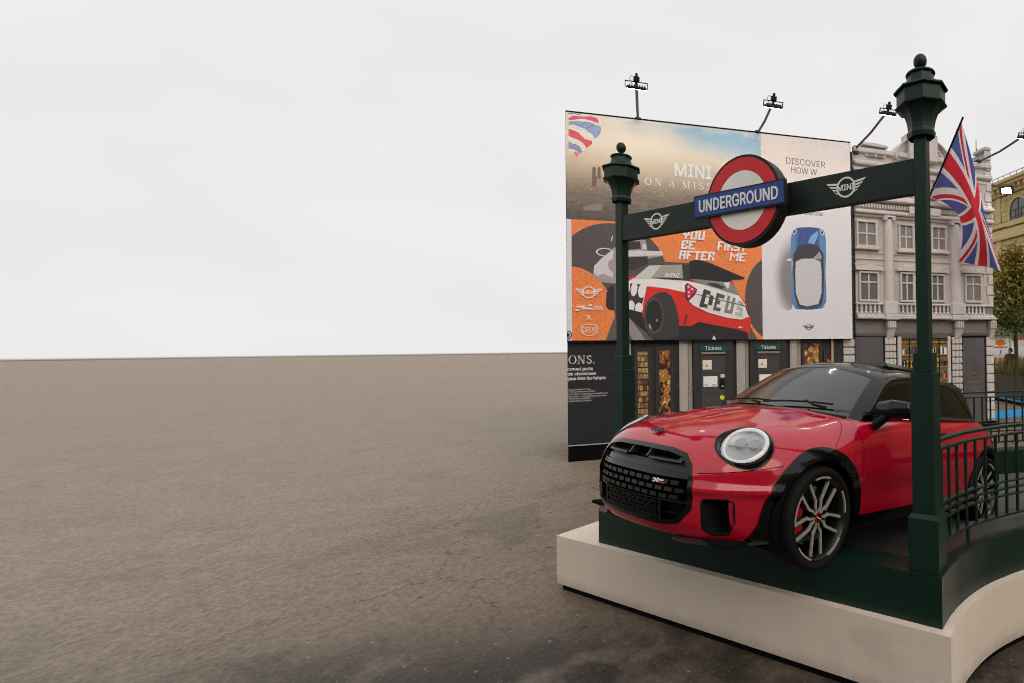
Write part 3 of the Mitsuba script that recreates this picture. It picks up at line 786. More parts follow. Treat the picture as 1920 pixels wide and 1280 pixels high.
# ---- mirrors, handles, rear lamps
for sgn in (1, -1):
    IM = (lambda m: m) if sgn == 1 else mirror
    pts = [(-.66, .80, .985, .056), (-.645, .90, .995, .063), (-.66, .995, .995, .054), (-.72, .80, .985, .062), (-.72, .90, .995, .068), (-.725, .995, .99, .056)]
    hull = trimesh.convex.convex_hull(np.vstack([trimesh.creation.icosphere(2, r).vertices * [.75, .8, 1.0] + [x, y, z] for x, y, z, r in pts]))
    hull.vertices[:, 0] = np.maximum(hull.vertices[:, 0], -.735)
    up = trimesh.intersections.slice_mesh_plane(hull, (0, 0, 1), (0, 0, .985)); lo_ = trimesh.intersections.slice_mesh_plane(hull, (0, 0, -1), (0, 0, .985))
    if sgn == -1: up, lo_ = (xf(m, np.array([[0, -1, 0], [1, 0, 0], [0, 0, 1.]]), (-.03, 1.49, -.02)) for m in (up, lo_))   # folded back
    MK = part(CAR, 'wing_mirror', car(IM(up)), M_GLOSSBLACK, smooth=40)
    part(MK, 'lower_shell', car(IM(lo_)), M_BLACK, smooth=40)
    ft = trimesh.convex.convex_hull(np.vstack([trimesh.creation.icosphere(2, 1).vertices * s + c for s, c in (((.055, .014, .03), (-.60, .800, .870)), ((.055, .038, .02), (-.66, .845, .938)))]))
    part(MK, 'foot', car(IM(ft)), M_BLACK, smooth=40)
    if sgn == 1: part(MK, 'glass', car(IM(trimesh.creation.box((.004, .17, .09), np.array([[1, 0, 0, -.739], [0, 1, 0, .895], [0, 0, 1, .97], [0, 0, 0, 1.]])))), M_CHROME)
    hb = trimesh.convex.convex_hull(np.vstack([trimesh.creation.icosphere(2, 1).vertices * (.02, .011, .013) + c for c in ((-1.44, .838, .815), (-1.60, .840, .818))]))
    part(DOORS[0 if sgn == 1 else 1], 'handle', car(IM(hb)), M_GLOSSBLACK, smooth=40)
    m = FULL; TL = rpoly([(.54, .70), (.80, .80), (.80, .66), (.62, .58)], .015); m = clip(m, m.vertices[:, 0] + 2.6); m = clip(m, polysd(ring(TL), m.vertices[:, 1] * sgn, m.vertices[:, 2]))
    part(CAR, 'tail_light', car(shell(m, f_body, .008, .02)), mat('tail_red', two({'type': 'roughplastic', 'alpha': .03, 'diffuse_reflectance': rgb((.25, .01, .015))})) if sgn == 1 else 'm_tail_red', smooth=30)

# ---- wheels
M_CALIPER = gloss('caliper_red', (.60, .012, .02), .08)
M_DISC = matte('brake_disc', (.13, .185, .205), .45)
M_RIMBLACK = gloss('rim_black', (.010, .010, .011), .10)
M_MACH = mat('machined', two({'type': 'principled', 'base_color': rgb((.55, .52, .475)), 'metallic': .5, 'roughness': .3}))


def leg(p0, p1, w0, w1):
    d = np.subtract(p1, p0); d = d / np.hypot(*d); n = np.array([-d[1], d[0]])
    return sg.Polygon([np.add(p0, n * w0), np.add(p1, n * w1), np.subtract(p1, n * w1), np.subtract(p0, n * w0)])


def wheel(cx, sgn, turn):
    W_ = lambda m: car(xf(m, np.array([[1, 0, 0], [0, sgn, 0], [0, 0, 1.]]), (cx, 0, .315)))       # local: y outwards, wheel centre at height 0
    ax = np.array([[1, 0, 0], [0, 0, 1.], [0, -1, 0]])                                              # lathe z -> y
    L = lambda prof, n=64: xf(lathe(prof, n), ax)
    WKEY = numbered(f'{CAR}__wheel')
    ty = L([(.238, .660), (.25, .655), (.28, .650), (.296, .660), (.3035, .685), (.305, .72), (.3050, .80), (.3020, .825), (.294, .846), (.280, .857), (.264, .855), (.250, .848), (.243, .838), (.238, .82)], 96)
    part_at(WKEY, 'tyre', W_(ty), M_RUBBER, smooth=50)
    rim = cat([L([(.247, .842), (.2435, .848), (.238, .846), (.230, .835), (.216, .80), (.208, .74), (.205, .66)]), L([(.205, .70), (.06, .69), (1e-4, .69)], 40)])
    part_at(WKEY, 'rim', W_(rim), M_RIMBLACK, smooth=40)
    part_at(WKEY, 'brake_disc', W_(cat([L([(.085, .755), (.172, .755), (.172, .715)], 48)])), M_DISC, smooth=30)
    th = np.linspace(math.radians(155), math.radians(222), 12)
    cal = sg.Polygon([(.185 * math.cos(t), .185 * math.sin(t)) for t in th] + [(.115 * math.cos(t), .115 * math.sin(t)) for t in th[::-1]])
    cal = sa.scale(cal, -1, 1, origin=(0, 0))
    part_at(WKEY, 'brake_caliper', W_(xf(poly(cal, -.790, -.715), np.eye(3))), M_CALIPER, label='red brake caliper behind the spokes')
    for k in range(5):
        a = turn + k * 2 * math.pi / 5; c, s = math.cos(a), math.sin(a); rot = lambda x, y: (x * c - y * s, x * s + y * c)
        sh = [leg(rot(.034, q * .010), rot(.062, q * .014), .004, .006) for q in (1, -1)] + [leg(rot(.058, q * .013), rot(.092, q * .036), .006, .009) for q in (1, -1)] + [leg(rot(.030, .011), rot(.030, -.011), .004, .004)]
        base = [leg(rot(.02, 0), rot(.075, 0), .026, .030)]
        for q in (1, -1):
            sh.append(leg(rot(.087, q * .036), rot(.233, q * .047), .0075, .0085)); base += [leg(rot(.06, q * .014), rot(.094, q * .036), .012, .015), leg(rot(.08, q * .034), rot(.234, q * .048), .016, .019)]
        sk = part_at(WKEY, 'spoke', W_(poly(unary_union(base), -.812, -.770)), M_RIMBLACK)
        m = poly(unary_union(sh), -.822, -.810); part_at(WKEY, 'spoke_face', W_(m), M_MACH)
    for k in range(5):
        a0 = turn + (k + .5) * 2 * math.pi / 5
        t = np.linspace(a0 - .30, a0 + .30, 10); part_at(WKEY, 'rim_face', W_(poly(sg.Polygon([(.244 * math.cos(x), .244 * math.sin(x)) for x in t] + [(.233 * math.cos(x), .233 * math.sin(x)) for x in t[::-1]]), -.8505, -.835)), M_MACH)
    part_at(WKEY, 'hub_cap', W_(L([(.031, .79), (.031, .818), (.028, .823), (1e-4, .825)], 28)), M_BLACK, smooth=40)
    part_at(WKEY, 'hub_ring', W_(L([(.030, .824), (.030, .8275), (.025, .8285), (.025, .824)], 28)), M_CALIPER)
    part_at(WKEY, 'hub_emblem', W_(poly(sg.Polygon([(-.016, -.006), (.0, -.002), (.016, .008), (.016, .002), (.002, -.006), (-.014, -.012)]), -.829, -.824)), M_WHITE)
    part_at(WKEY, 'wheel_bolts', W_(cat([xf(L([(.009, .79), (.009, .806), (1e-4, .806)], 8), np.eye(3), (.052 * math.cos(turn + .63 + k * 1.2566), 0, .052 * math.sin(turn + .63 + k * 1.2566))) for k in range(5)])), M_BLACK)


def part_at(pk, name, mesh, bsdf, smooth=False, label=None):
    key = numbered(f'{pk}__{name}'); scene[key] = mikit.ply(mesh, bsdf, smooth=smooth)
    if label: labels[key] = {'label': label}
    return key


for cx, sgn, turn in ((0, 1, -1.60), (-2.495, 1, -1.15), (0, -1, .4), (-2.495, -1, .9)): wheel(cx, sgn, turn)

# ================================================================ the event building behind: hoarding and printed town-house front
WF = Frame((-4.431, 10.338, 0), math.radians(20.5))             # s along the front, y back, z up
def lin(c): return [((x / 255 + .055) / 1.055) ** 2.4 if x > 10 else x / 255 / 12.92 for x in c]
_CM = {}
def ink(r, g, b, k=1.0):
    """matt printing ink of an sRGB colour"""
    key = (r, g, b, k)
    if key not in _CM: _CM[key] = matte(f'ink_{r}_{g}_{b}_{int(k * 100)}', [min(x * k * 1.28, .86) for x in lin((r, g, b))], .6, .25)
    return _CM[key]


def rect(c, o0, o1, bev=0.0):
    """block of the front between two corner points (s, z)"""
    (a, b), (c_, d) = c; return box(min(a, c_), max(a, c_), -o1, -o0, min(b, d), max(b, d), bev)


def grow(c, g): (a, b), (c_, d) = c; return [(min(a, c_) - g, max(b, d) + g), (max(a, c_) + g, min(b, d) - g)]


def wpart(par, name, m, b, **k): return part(par, name, WF(m), b, **k)


# ---- body
HALL = thing('event_building', 'event building with a billboard on its left and a printed pale town-house front', 'building')
TOPS = [(6.191, 6.931), (6.232, 6.835), (6.385, 6.79), (6.943, 6.688), (7.992, 6.782), (9.701, 6.879), (10.213, 6.922)]
S_END = [(10.19, 2.781)][0][0]
wpart(HALL, 'wall', box(0, S_END, .02, 2.5, 0.0, 6.72), ink(60, 60, 62))
M_STONE = None


def stone_fn(p, n, uv):
    s, b, z = WF.local(p); a = fbm(s * 1.3, z * 1.0, 4, 4); c = fbm(s * 9, z * 9, 2, 3); g = noise(s * 70, z * 70, 1)
    st = smoothstep(.45, .75, fbm(s * 5, z * .6, 7, 3))
    col = mi.Color3f(.53, .485, .465) * (.80 + .26 * a + .10 * c + .06 * g)
    return mix(col, (.30, .265, .25), st * .25)


def stone2_fn(p, n, uv):
    s, b, z = WF.local(p); a = fbm(s * 2.3 + 4, z * 2.0, 4, 4); g = noise(s * 80, z * 80, 1)
    return mi.Color3f(.60, .565, .555) * (.84 + .26 * a + .06 * g)


def slate_fn(p, n, uv):
    s, b, z = WF.local(p); a = fbm(s * 2.3 + 4, z * 2.0, 4, 4)
    return mi.Color3f(.105, .100, .108) * (.75 + .5 * a)


M_STONE = mat('stone', two({'type': 'principled', 'base_color': proc(stone_fn), 'roughness': .75, 'specular': .2}))
M_TRIM = mat('trim', two({'type': 'principled', 'base_color': proc(stone2_fn), 'roughness': .7, 'specular': .2}))
M_SLATE = mat('slate', two({'type': 'principled', 'base_color': proc(slate_fn), 'roughness': .6, 'specular': .25}))
M_SHADOW = matte('joint_grey', (.24, .225, .225), .8)
M_PANE = mat('pane_grey', two({'type': 'principled', 'base_color': proc(lambda p, n, uv: mi.Color3f(.20, .185, .178) * (.7 + .7 * fbm(WF.local(p)[0] * 14, WF.local(p)[2] * 1.4, 3, 3))), 'roughness': .5}))
M_PANED = mat('pane_dark', two({'type': 'principled', 'base_color': proc(lambda p, n, uv: mi.Color3f(.105, .10, .105) * (.7 + .7 * fbm(WF.local(p)[0] * 9, WF.local(p)[2] * 2, 3, 3))), 'roughness': .5}))

FA = wpart(HALL, 'house_front', rect([(6.226, 6.467), (10.19, 2.809)], .0, .03), M_STONE)
S0 = [(6.2, 4.009)][0][0]
# horizontal mouldings (z measured on the front) ----------------------------------------------------
def moulding(z0, z1, o, s0=S0, s1=S_END, m=M_TRIM, name='moulding', bev=.02): return wpart(HALL, name, box(s0, s1, -o, .0, z0, z1, bev), m)


ZA = {k: v[1] for k, v in zip(('parapet', 'balus', 'ent', 'dent0', 'dent1', 'corn0', 'corn1'), [(6.287, 6.803), (6.282, 6.499), (6.267, 5.575), (6.266, 5.499), (6.265, 5.41), (6.263, 5.322), (6.261, 5.195)])}
moulding(ZA['parapet'] - .10, ZA['parapet'] + .02, .10)
moulding(ZA['balus'] - .09, ZA['balus'] + .01, .13); moulding(ZA['balus'] - .22, ZA['balus'] - .14, .06)
moulding(ZA['ent'] - .02, ZA['ent'] + .06, .20); moulding(ZA['ent'] + .06, ZA['ent'] + .13, .12)
ds = np.arange(S0 + .04, S_END - .04, .075)
wpart(HALL, 'dentils', cat([box(s, s + .042, -.12, -.03, ZA['dent1'], ZA['dent0']) for s in ds]), M_TRIM, kind='stuff')
moulding(ZA['corn1'], ZA['corn1'] + .06, .10); moulding(ZA['corn1'] + .06, ZA['corn0'] + .02, .17)
for a, b_, o in ((472, 476, .05), (484, 487, .06), (494, 497, .04)):
    z1, z0 = [(6.248, 4.363), (6.247, 4.313), (6.245, 4.212), (6.245, 4.174), (6.243, 4.086), (6.243, 4.048)][{472: 0, 484: 2, 494: 4}[a]][1], [(6.248, 4.363), (6.247, 4.313), (6.245, 4.212), (6.245, 4.174), (6.243, 4.086), (6.243, 4.048)][{472: 1, 484: 3, 494: 5}[a]][1]
    moulding(z0, z1, o, m=M_STONE)
zb = [(6.228, 3.156), (6.227, 3.106), (6.224, 2.905), (6.223, 2.867), (6.223, 2.817), (6.222, 2.767), (6.216, 2.391), (6.215, 2.354)]
moulding(zb[1][1], zb[0][1], .10); moulding(zb[3][1], zb[2][1], .10); moulding(zb[4][1], zb[3][1], .16); moulding(zb[5][1], zb[4][1], .22)
moulding(zb[6][1] + .02, zb[5][1], .035, m=mat('fascia', two({'type': 'principled', 'base_color': rgb((.20, .185, .185)), 'roughness': .7})), name='fascia')
moulding(zb[7][1], zb[6][1] + .02, .07, m=M_SLATE)
# balusters of the balcony strip
bay = [(6.17, 3.004), (6.938, 3.015), (7.289, 3.02), (8.88, 3.041), (9.221, 3.046), (10.007, 3.057)]
wpart(HALL, 'balcony_recess', box(S0, S_END, -.034, -.031, zb[3][1], zb[1][1]), M_SHADOW)
bal = lathe([(1e-4, 0), (.045, 0), (.045, .03), (.022, .05), (.030, .10), (.020, .17), (.032, .19), (1e-4, .19)], 10); hb = zb[1][1] - zb[2][1]
bal.vertices[:, 2] *= hb / .19
for i in range(0, 6, 2):
    a, b_ = bay[i][0], bay[i + 1][0]
    for s in np.arange(a + .06, b_ - .03, .118): wpart(HALL, 'baluster', place(bal, s, -.07, zb[2][1]), M_TRIM, smooth=40)
# columns, their pedestals, capitals, consoles and the banded piers below ---------------------------
COLX = [(6.981, 4.683), (7.216, 4.697), (8.878, 4.526), (9.154, 4.54), (10.038, 4.447), (10.227, 4.456)]
zc = [(7.093, 5.232), (7.091, 5.154), (7.057, 3.183), (7.052, 2.888)]
cons = [(6.991, 2.734), (7.219, 2.375), (8.938, 2.745), (9.174, 2.367), (10.009, 2.752), (10.18, 2.335)]
for k in range(2):
    s0, s1 = COLX[2 * k][0], COLX[2 * k + 1][0]; r = (s1 - s0) / 2; c = (s0 + s1) / 2
    K = wpart(HALL, 'column', place(lathe([(r * 1.02, zc[2][1]), (r, zc[2][1] + .5), (r * .90, zc[1][1])], 28), c, -.05, 0), M_TRIM, smooth=60)
    wpart(K, 'capital', cat([box(c - r * 1.25, c + r * 1.25, -.05 - r * 1.1, -.02, zc[1][1] + .03, zc[0][1], .01)] + [place(xf(trimesh.creation.cylinder(.05, r * 1.6, sections=12), np.array([[1, 0, 0], [0, 0, 1.], [0, -1, 0]])), c + q * r * .95, -.05 - r * .2, zc[1][1] + .02) for q in (1, -1)]), M_TRIM)
    wpart(K, 'pedestal', box(c - r * 1.45, c + r * 1.45, -.05 - r * 1.15, -.031, zc[3][1] - .0, zc[2][1], .015), M_TRIM)
    wpart(K, 'base', cat([box(c - r * 1.6, c + r * 1.6, -.25, -.031, zb[5][1] - .02, zb[3][1] + .01, .015)]), M_TRIM)
for k in range(3):
    c0 = cons[2 * k:2 * k + 2]; s0, s1 = c0[0][0], min(c0[1][0], S_END); z1, z0 = c0[0][1], c0[1][1]; w = s1 - s0
    K = wpart(HALL, 'console', cat([box(s0, s1, -.20, -.036, z0 + (z1 - z0) * .45, z1, .03)] + [box(s0 + w * (.12 + .28 * i), s0 + w * (.28 + .28 * i), -.225, -.2, z0 + (z1 - z0) * .5, z1 - .02, .008) for i in range(3)]), M_TRIM)
    wpart(K, 'drop', trimesh.convex.convex_hull(np.array([(s, -o, z) for s in (s0 + .02, s1 - .02) for o, z in ((.036, z0 - .06), (.036, z0 + (z1 - z0) * .45), (.17, z0 + (z1 - z0) * .45), (.07, z0 - .06))])), M_TRIM)


def pier(s0, s1, z0, z1, h, cols, o=.06):
    """rusticated pier: blocks with recessed joints"""
    wpart(HALL, 'pier_core', box(s0 + .01, s1 - .01, -o + .03, .0, z0, z1), M_SHADOW)
    z = z1
    while z > z0 + .02:
        zn = max(z - h, z0)
        for a, b_ in cols: wpart(HALL, 'pier_block', box(s0 + a * (s1 - s0), s0 + b_ * (s1 - s0), -o, -o + .028, zn + .014, z - .014, .013), M_TRIM)
        z = zn


P = [(6.976, 2.324), (7.277, 2.323), (8.889, 2.314), (9.198, 2.313), (9.955, 2.226), (10.186, 2.224), (5.875, 2.256), (6.165, 2.254)]
pier(P[0][0], P[1][0], .18, zb[6][1] - .05, .165, [(0, .34), (.36, .70), (.72, 1)]); pier(P[2][0], P[3][0], .18, zb[6][1] - .05, .165, [(0, .30), (.33, .68), (.71, 1)])
pier(P[4][0], P[5][0], .18, zb[6][1] - .05, .235, [(0, 1)]); pier(P[6][0], P[7][0], .18, 2.31, .18, [(0, 1)])
# quoins up the right edge
qa = [(10.042, 6.959), (10.284, 6.986), (10.197, 3.087)]
z = qa[0][1] + .22; wpart(HALL, 'pier_core', box(qa[0][0] + .03, S_END - .004, -.02, 2.3, 6.5, z), M_TRIM)
wpart(HALL, 'pier_cap', box(qa[0][0] - .06, S_END, -.09, .4, z, z + .10, .02), M_TRIM)
while z > qa[2][1] + .1:
    wpart(HALL, 'quoin', box(qa[0][0] - (.0 if int(z * 4) % 2 else .05), S_END + .012, -.065, -.031, z - .255, z - .012, .012), M_TRIM); z -= .27


# windows of the front ------------------------------------------------------------------------------
def window(c, glass, rows, cols, head=False, pane=M_PANE, ft=.05):
    K = wpart(HALL, 'window', cat([rect([c[0], (c[1][0], c[0][1] - ft)], .031, .085, .008), rect([(c[0][0], c[1][1] + ft), c[1]], .031, .095, .008),
        rect([(c[0][0], c[0][1] - ft), (c[0][0] + ft, c[1][1] + ft)], .031, .08, .008), rect([(c[1][0] - ft, c[0][1] - ft), (c[1][0], c[1][1] + ft)], .031, .08, .008)]), M_TRIM)
    g = [(c[0][0] + ft, c[0][1] - ft), (c[1][0] - ft, c[1][1] + ft)]; W_, H_ = g[1][0] - g[0][0], g[0][1] - g[1][1]
    wpart(K, 'pane', rect(g, .0305, .036), pane)
    for i in range(1, cols): s = g[0][0] + W_ * i / cols; wpart(K, 'bar', rect([(s - .018, g[0][1]), (s + .018, g[1][1])], .036, .052), M_TRIM)
    for r in rows: z_ = g[0][1] - H_ * r; wpart(K, 'bar', rect([(g[0][0], z_ + .018), (g[1][0], z_ - .018)], .036, .0535), M_TRIM)
    if head:
        m_ = (c[0][0] + c[1][0]) / 2
        wpart(K, 'head', cat([poly([(c[0][0] - .10, c[0][1] + .02), (c[1][0] + .10, c[0][1] + .02), (c[1][0] + .10, c[0][1] + .07), (m_, c[0][1] + .17), (c[0][0] - .10, c[0][1] + .07)], .031, .12)]), M_TRIM)
    else: wpart(K, 'sill', rect([(c[0][0] - .05, c[1][1]), (c[1][0] + .05, c[1][1] - .06)], .031, .13, .01), M_TRIM)
    return K


window([(6.246, 5.106), (6.803, 4.468)], 0, (.48,), 2)
window([(6.296, 3.899), (6.832, 3.179)], 0, (.33,), 2, True, M_PANED)
window([(7.386, 5.097), (7.826, 4.444)], 0, (.48,), 2); window([(8.317, 5.109), (8.78, 4.467)], 0, (.48,), 2)
window([(7.409, 3.916), (7.818, 3.184)], 0, (.33,), 2, True, M_PANED); window([(8.279, 3.909), (8.707, 3.2)], 0, (.33,), 2, True, M_PANED)
window([(9.314, 5.15), (9.919, 4.469)], 0, (.48,), 2)
window([(9.305, 3.94), (9.841, 3.206)], 0, (.33,), 2, True)
# attic windows, just above the beam line
for c in ([(7.522, 5.995), (7.849, 5.683)], [(8.262, 6.278), (8.473, 5.816)], [(7.03, 5.833), (7.248, 5.71)]):
    window(c, 0, (.5,), 2)
# plaque
wpart(HALL, 'plaque', rect([(7.618, 5.493), (8.51, 5.31)], .17, .20, .01), M_TRIM)
# roof line: chimney, dormer, curved gable, end pier
wpart(HALL, 'chimney', rect([(5.942, 6.975), (6.148, 6.825)], -.5, -.1, .01), mat('chimney', two({'type': 'principled', 'base_color': rgb((.42, .38, .37)), 'roughness': .7})))
dc = [(6.429, 6.884), (7.092, 6.861), (6.513, 6.779), (7.073, 6.652), (6.759, 6.943), (6.583, 6.749), (7.0, 6.63)]
D = wpart(HALL, 'dormer', cat([rect([dc[2], dc[3]], -.3, .06), poly([dc[0], dc[1], (dc[1][0], dc[1][1] + .05), dc[4], (dc[0][0], dc[0][1] + .05)], -.3, .12)]), M_TRIM)
wpart(D, 'pane', rect([dc[5], dc[6]], .061, .066), M_PANE); sm = (dc[5][0] + dc[6][0]) / 2
wpart(D, 'bar', rect([(sm - .02, dc[5][1]), (sm + .02, dc[6][1])], .066, .078), M_TRIM)
gb = [(7.283, 6.818), (8.063, 7.242), (8.875, 6.787), (7.754, 7.137), (8.295, 7.164)]
gc = (gb[0][0] + gb[2][0]) / 2; gw = (gb[2][0] - gb[0][0]) / 2; zg = ZA['parapet'] - .15; gh = gb[1][1] - zg + .02
th = np.linspace(0, math.pi, 40)
def arcp(k, dz=0): return [(gc + gw * k * math.cos(t), zg + dz + (gh * k) * math.sin(t)) for t in th]
G = wpart(HALL, 'gable', poly(arcp(.90), -.25, .04), M_STONE)
for a, b_, o in ((1.0, .955, .16), (.95, .915, .11), (.905, .80, .06)):
    wpart(G, 'arch_moulding', poly(sg.Polygon(arcp(a)).difference(sg.Polygon(arcp(b_))), -.25 if a == 1 else .0, o), M_TRIM)
for c in [(7.784, 7.128), (8.342, 7.17)]:
    wpart(G, 'pier', box(c[0] - .13, c[0] + .13, -.19, .2, zg, zg + gh + .06, .015), M_TRIM)
wpart(G, 'panel', poly(arcp(.74), .041, .046), mat('gable_panel', two({'type': 'principled', 'base_color': rgb((.36, .33, .32)), 'roughness': .7})))
wpart(HALL, 'attic_wall', box(S0, S_END - .01, -.02, 2.4, 6.3, ZA['parapet'] - .09), M_STONE)

# ground floor of the printed front
dl = [(6.187, 2.366), (6.925, 0.21)]; dr_ = [(9.223, 2.326), (9.893, 0.16)]
for c in (dl, dr_):
    K = wpart(HALL, 'door', rect([(c[0][0], c[0][1] - .02), (c[1][0], .16)], .0305, .040), M_SLATE); s0, s1 = c[0][0], c[1][0]; w = s1 - s0
    for a, b_ in ((.14, .46), (.54, .86)):
        for z0, z1 in ((.35, .85), (1.15, 1.85)): wpart(K, 'panel', box(s0 + a * w, s0 + b_ * w, -.050, -.040, z0, z1, .008), M_SLATE)
    if c is dr_:
        wpart(K, 'letter_slot', rect([(9.414, 1.235), (9.696, 1.192)], .040, .052), metal('brass', (.62, .42, .12), .3)); wpart(K, 'knob', place(trimesh.creation.icosphere(2, .022), [(9.551, 1.436)][0][0], -.052, [(9.551, 1.436)][0][1]), M_CHROME, smooth=True)
# bookshop window with shelves and books, each book a block
sh = [(7.351, 2.348), (8.772, 0.093)]
SH = wpart(HALL, 'shop_window', rect([sh[0], (sh[1][0], .32)], .0305, .034), mat('shop_back', two({'type': 'principled', 'base_color': rgb((.20, .135, .065)), 'roughness': .7})))
s0, s1, zt = sh[0][0], sh[1][0], sh[0][1]
for s in (s0, s1): wpart(SH, 'frame', box(s - .04, s + .04, -.10, -.031, .18, zt), M_TRIM)
wpart(SH, 'frame', box(s0, s1, -.09, -.031, zt - .04, zt + .04), M_SLATE); wpart(SH, 'stall_riser', box(s0, s1, -.10, -.031, .18, .34), M_SLATE)
BOOKC = [ink(*c) for c in ((150, 40, 35), (210, 200, 185), (60, 70, 90), (190, 150, 60), (40, 40, 45), (230, 225, 215), (110, 60, 40), (80, 95, 80))]
zsh = np.linspace(.42, zt - .12, 7)
for i, z in enumerate(zsh):
    wpart(SH, 'shelf', box(s0 + .04, s1 - .04, -.07, -.034, z - .018, z + .006), ink(170, 120, 60)); s = s0 + .06
    if i == 6: break
    while s < s1 - .08:
        w = rng.uniform(.022, .05); h = rng.uniform(.13, .22)
        if rng.random() < .78: wpart(SH, 'book', box(s, s + w, -.058, -.034, z + .006, z + h), BOOKC[rng.randrange(8)])
        s += w + .004
for k in range(1, 5): s = s0 + (s1 - s0) * k / 5; wpart(SH, 'glazing_bar', box(s - .008, s + .008, -.085, -.072, .34, zt - .04), M_BLACK)
for z in np.linspace(.7, zt - .1, 4): wpart(SH, 'glazing_bar', box(s0 + .04, s1 - .04, -.0862, -.071, z - .007, z + .007), M_BLACK)
wpart(HALL, 'plinth', box(.0, S_END + .004, -.115, .02, .0, .175), M_DEEP)

# ---- shop fronts under the billboard ---------------------------------------------------------------
LOW_T = 2.36
wpart(HALL, 'shop_wall', box(.0, [(5.878, 2.008)][0][0], -.03, .02, .175, LOW_T), mat('shop_dark', two({'type': 'principled', 'base_color': rgb((.017, .017, .019)), 'roughness': .6})))
M_CASE = matte('machine_case', (.034, .034, .037), .5); M_CASE2 = matte('machine_panel', (.060, .060, .062), .5)


def pilaster(c, lighter):
    a, b_ = c[0][0], c[1][0]; w = b_ - a; K = wpart(HALL, 'pilaster', box(a, b_, -.075, -.031, .175, LOW_T), lighter)
    wpart(K, 'panel', box(a + w * .22, b_ - w * .22, -.084, -.075, .30, LOW_T - .1, .006), lighter)
    wpart(K, 'base', box(a - .02, b_ + .02, -.12, -.031, .175, .33, .01), lighter)


M_PIL = mat('pilaster', two({'type': 'principled', 'base_color': rgb((.40, .375, .355)), 'roughness': .7}))
M_PIL2 = mat('pilaster_edge', two({'type': 'principled', 'base_color': rgb((.30, .26, .23)), 'roughness': .7}))
for c, c2 in (([(2.121, 1.619), (2.296, 1.614)], [(2.308, 1.614), (2.385, 1.612)]), ([(3.334, 1.585), (3.518, 1.579)], [(3.529, 1.579), (3.601, 1.577)]), ([(4.555, 1.55), (4.721, 1.545)], [(4.733, 1.545), (4.81, 1.543)]), ([(1.121, 1.647), (1.168, 1.646)], None)):
    pilaster(c, M_PIL)
    if c2: wpart(HALL, 'pilaster_edge', box(c2[0][0], c2[1][0], -.055, -.031, .175, LOW_T), M_PIL2)


def books_fn(p, n, uv):
    s, b, z = WF.local(p); zz = z / .118; row = dr.floor(zz); ww = s / .075 + cell_rand(row, 3) * 4; f1, f2 = zz - dr.floor(zz), ww - dr.floor(ww)
    r = cell_rand(dr.floor(ww), row, 1); q = cell_rand(dr.floor(ww), row, 2)
    c = mix((.30, .10, .03), (.55, .36, .14), r); c = mix(c, (.16, .05, .03), smoothstep(.6, .75, q)); c = mix(c, (.50, .44, .34), smoothstep(.84, .9, q))
    ins = smoothstep(.08, .14, f1) * smoothstep(.98, .86, f1) * smoothstep(.04, .1, f2) * smoothstep(.98, .9, f2)
    return mix((.018, .010, .006), c * (.4 + .8 * noise(s * 40, z * 40, 2)), ins)


def lights_fn(p, n, uv):
    s, b, z = WF.local(p); a = fbm(s * 13, z * 9, 2, 4); g = noise(s * 46, z * 30, 4); h = fbm(s * 30, z * 17, 9, 3)
    c = mix((.02, .010, .006), (.42, .17, .03), smoothstep(.42, .62, a)); c = mix(c, (.80, .52, .13), smoothstep(.58, .72, h) * smoothstep(.4, .6, a))
    c = mix(c, (.85, .78, .55), smoothstep(.88, .95, g) * smoothstep(.45, .6, a)); return mix(c, (.45, .05, .02), smoothstep(.78, .84, noise(s * 22 + 7, z * 14, 1)) * .8)


M_BOOKS = mat('book_print', two({'type': 'principled', 'base_color': proc(books_fn), 'roughness': .5}))
M_LIGHTS = mat('lights_print', two({'type': 'principled', 'base_color': proc(lights_fn), 'roughness': .5}))
for c, m in (([(1.295, 2.106), (1.502, 0.748)], M_BOOKS), ([(1.716, 2.122), (1.939, 0.833)], M_LIGHTS), ([(4.898, 2.239), (5.26, 1.53)], M_LIGHTS), ([(5.446, 2.014), (5.599, 1.52)], M_LIGHTS)):
    z0 = c[1][1] if c[1][1] < 1.35 and m is M_BOOKS else (.75 if m is M_BOOKS or c[0][0] < 3 else .9)
    g = [c[0], (c[1][0], z0)]; K = wpart(HALL, 'shop_window', rect(g, .031, .036), m)
    fr = unary_union([sg.box(g[0][0] - .07, g[1][1] - .07, g[1][0] + .07, g[0][1] + .07)]).difference(sg.box(g[0][0], g[1][1], g[1][0], g[0][1]))
    wpart(K, 'frame', poly(fr, .031, .06), M_CASE)
wpart(HALL, 'shop_curtain', rect([(5.557, 2.295), (5.613, 1.52)], .06, .075), ink(165, 145, 115))
M_TEAL = matte('teal', (.008, .072, .080), .5)
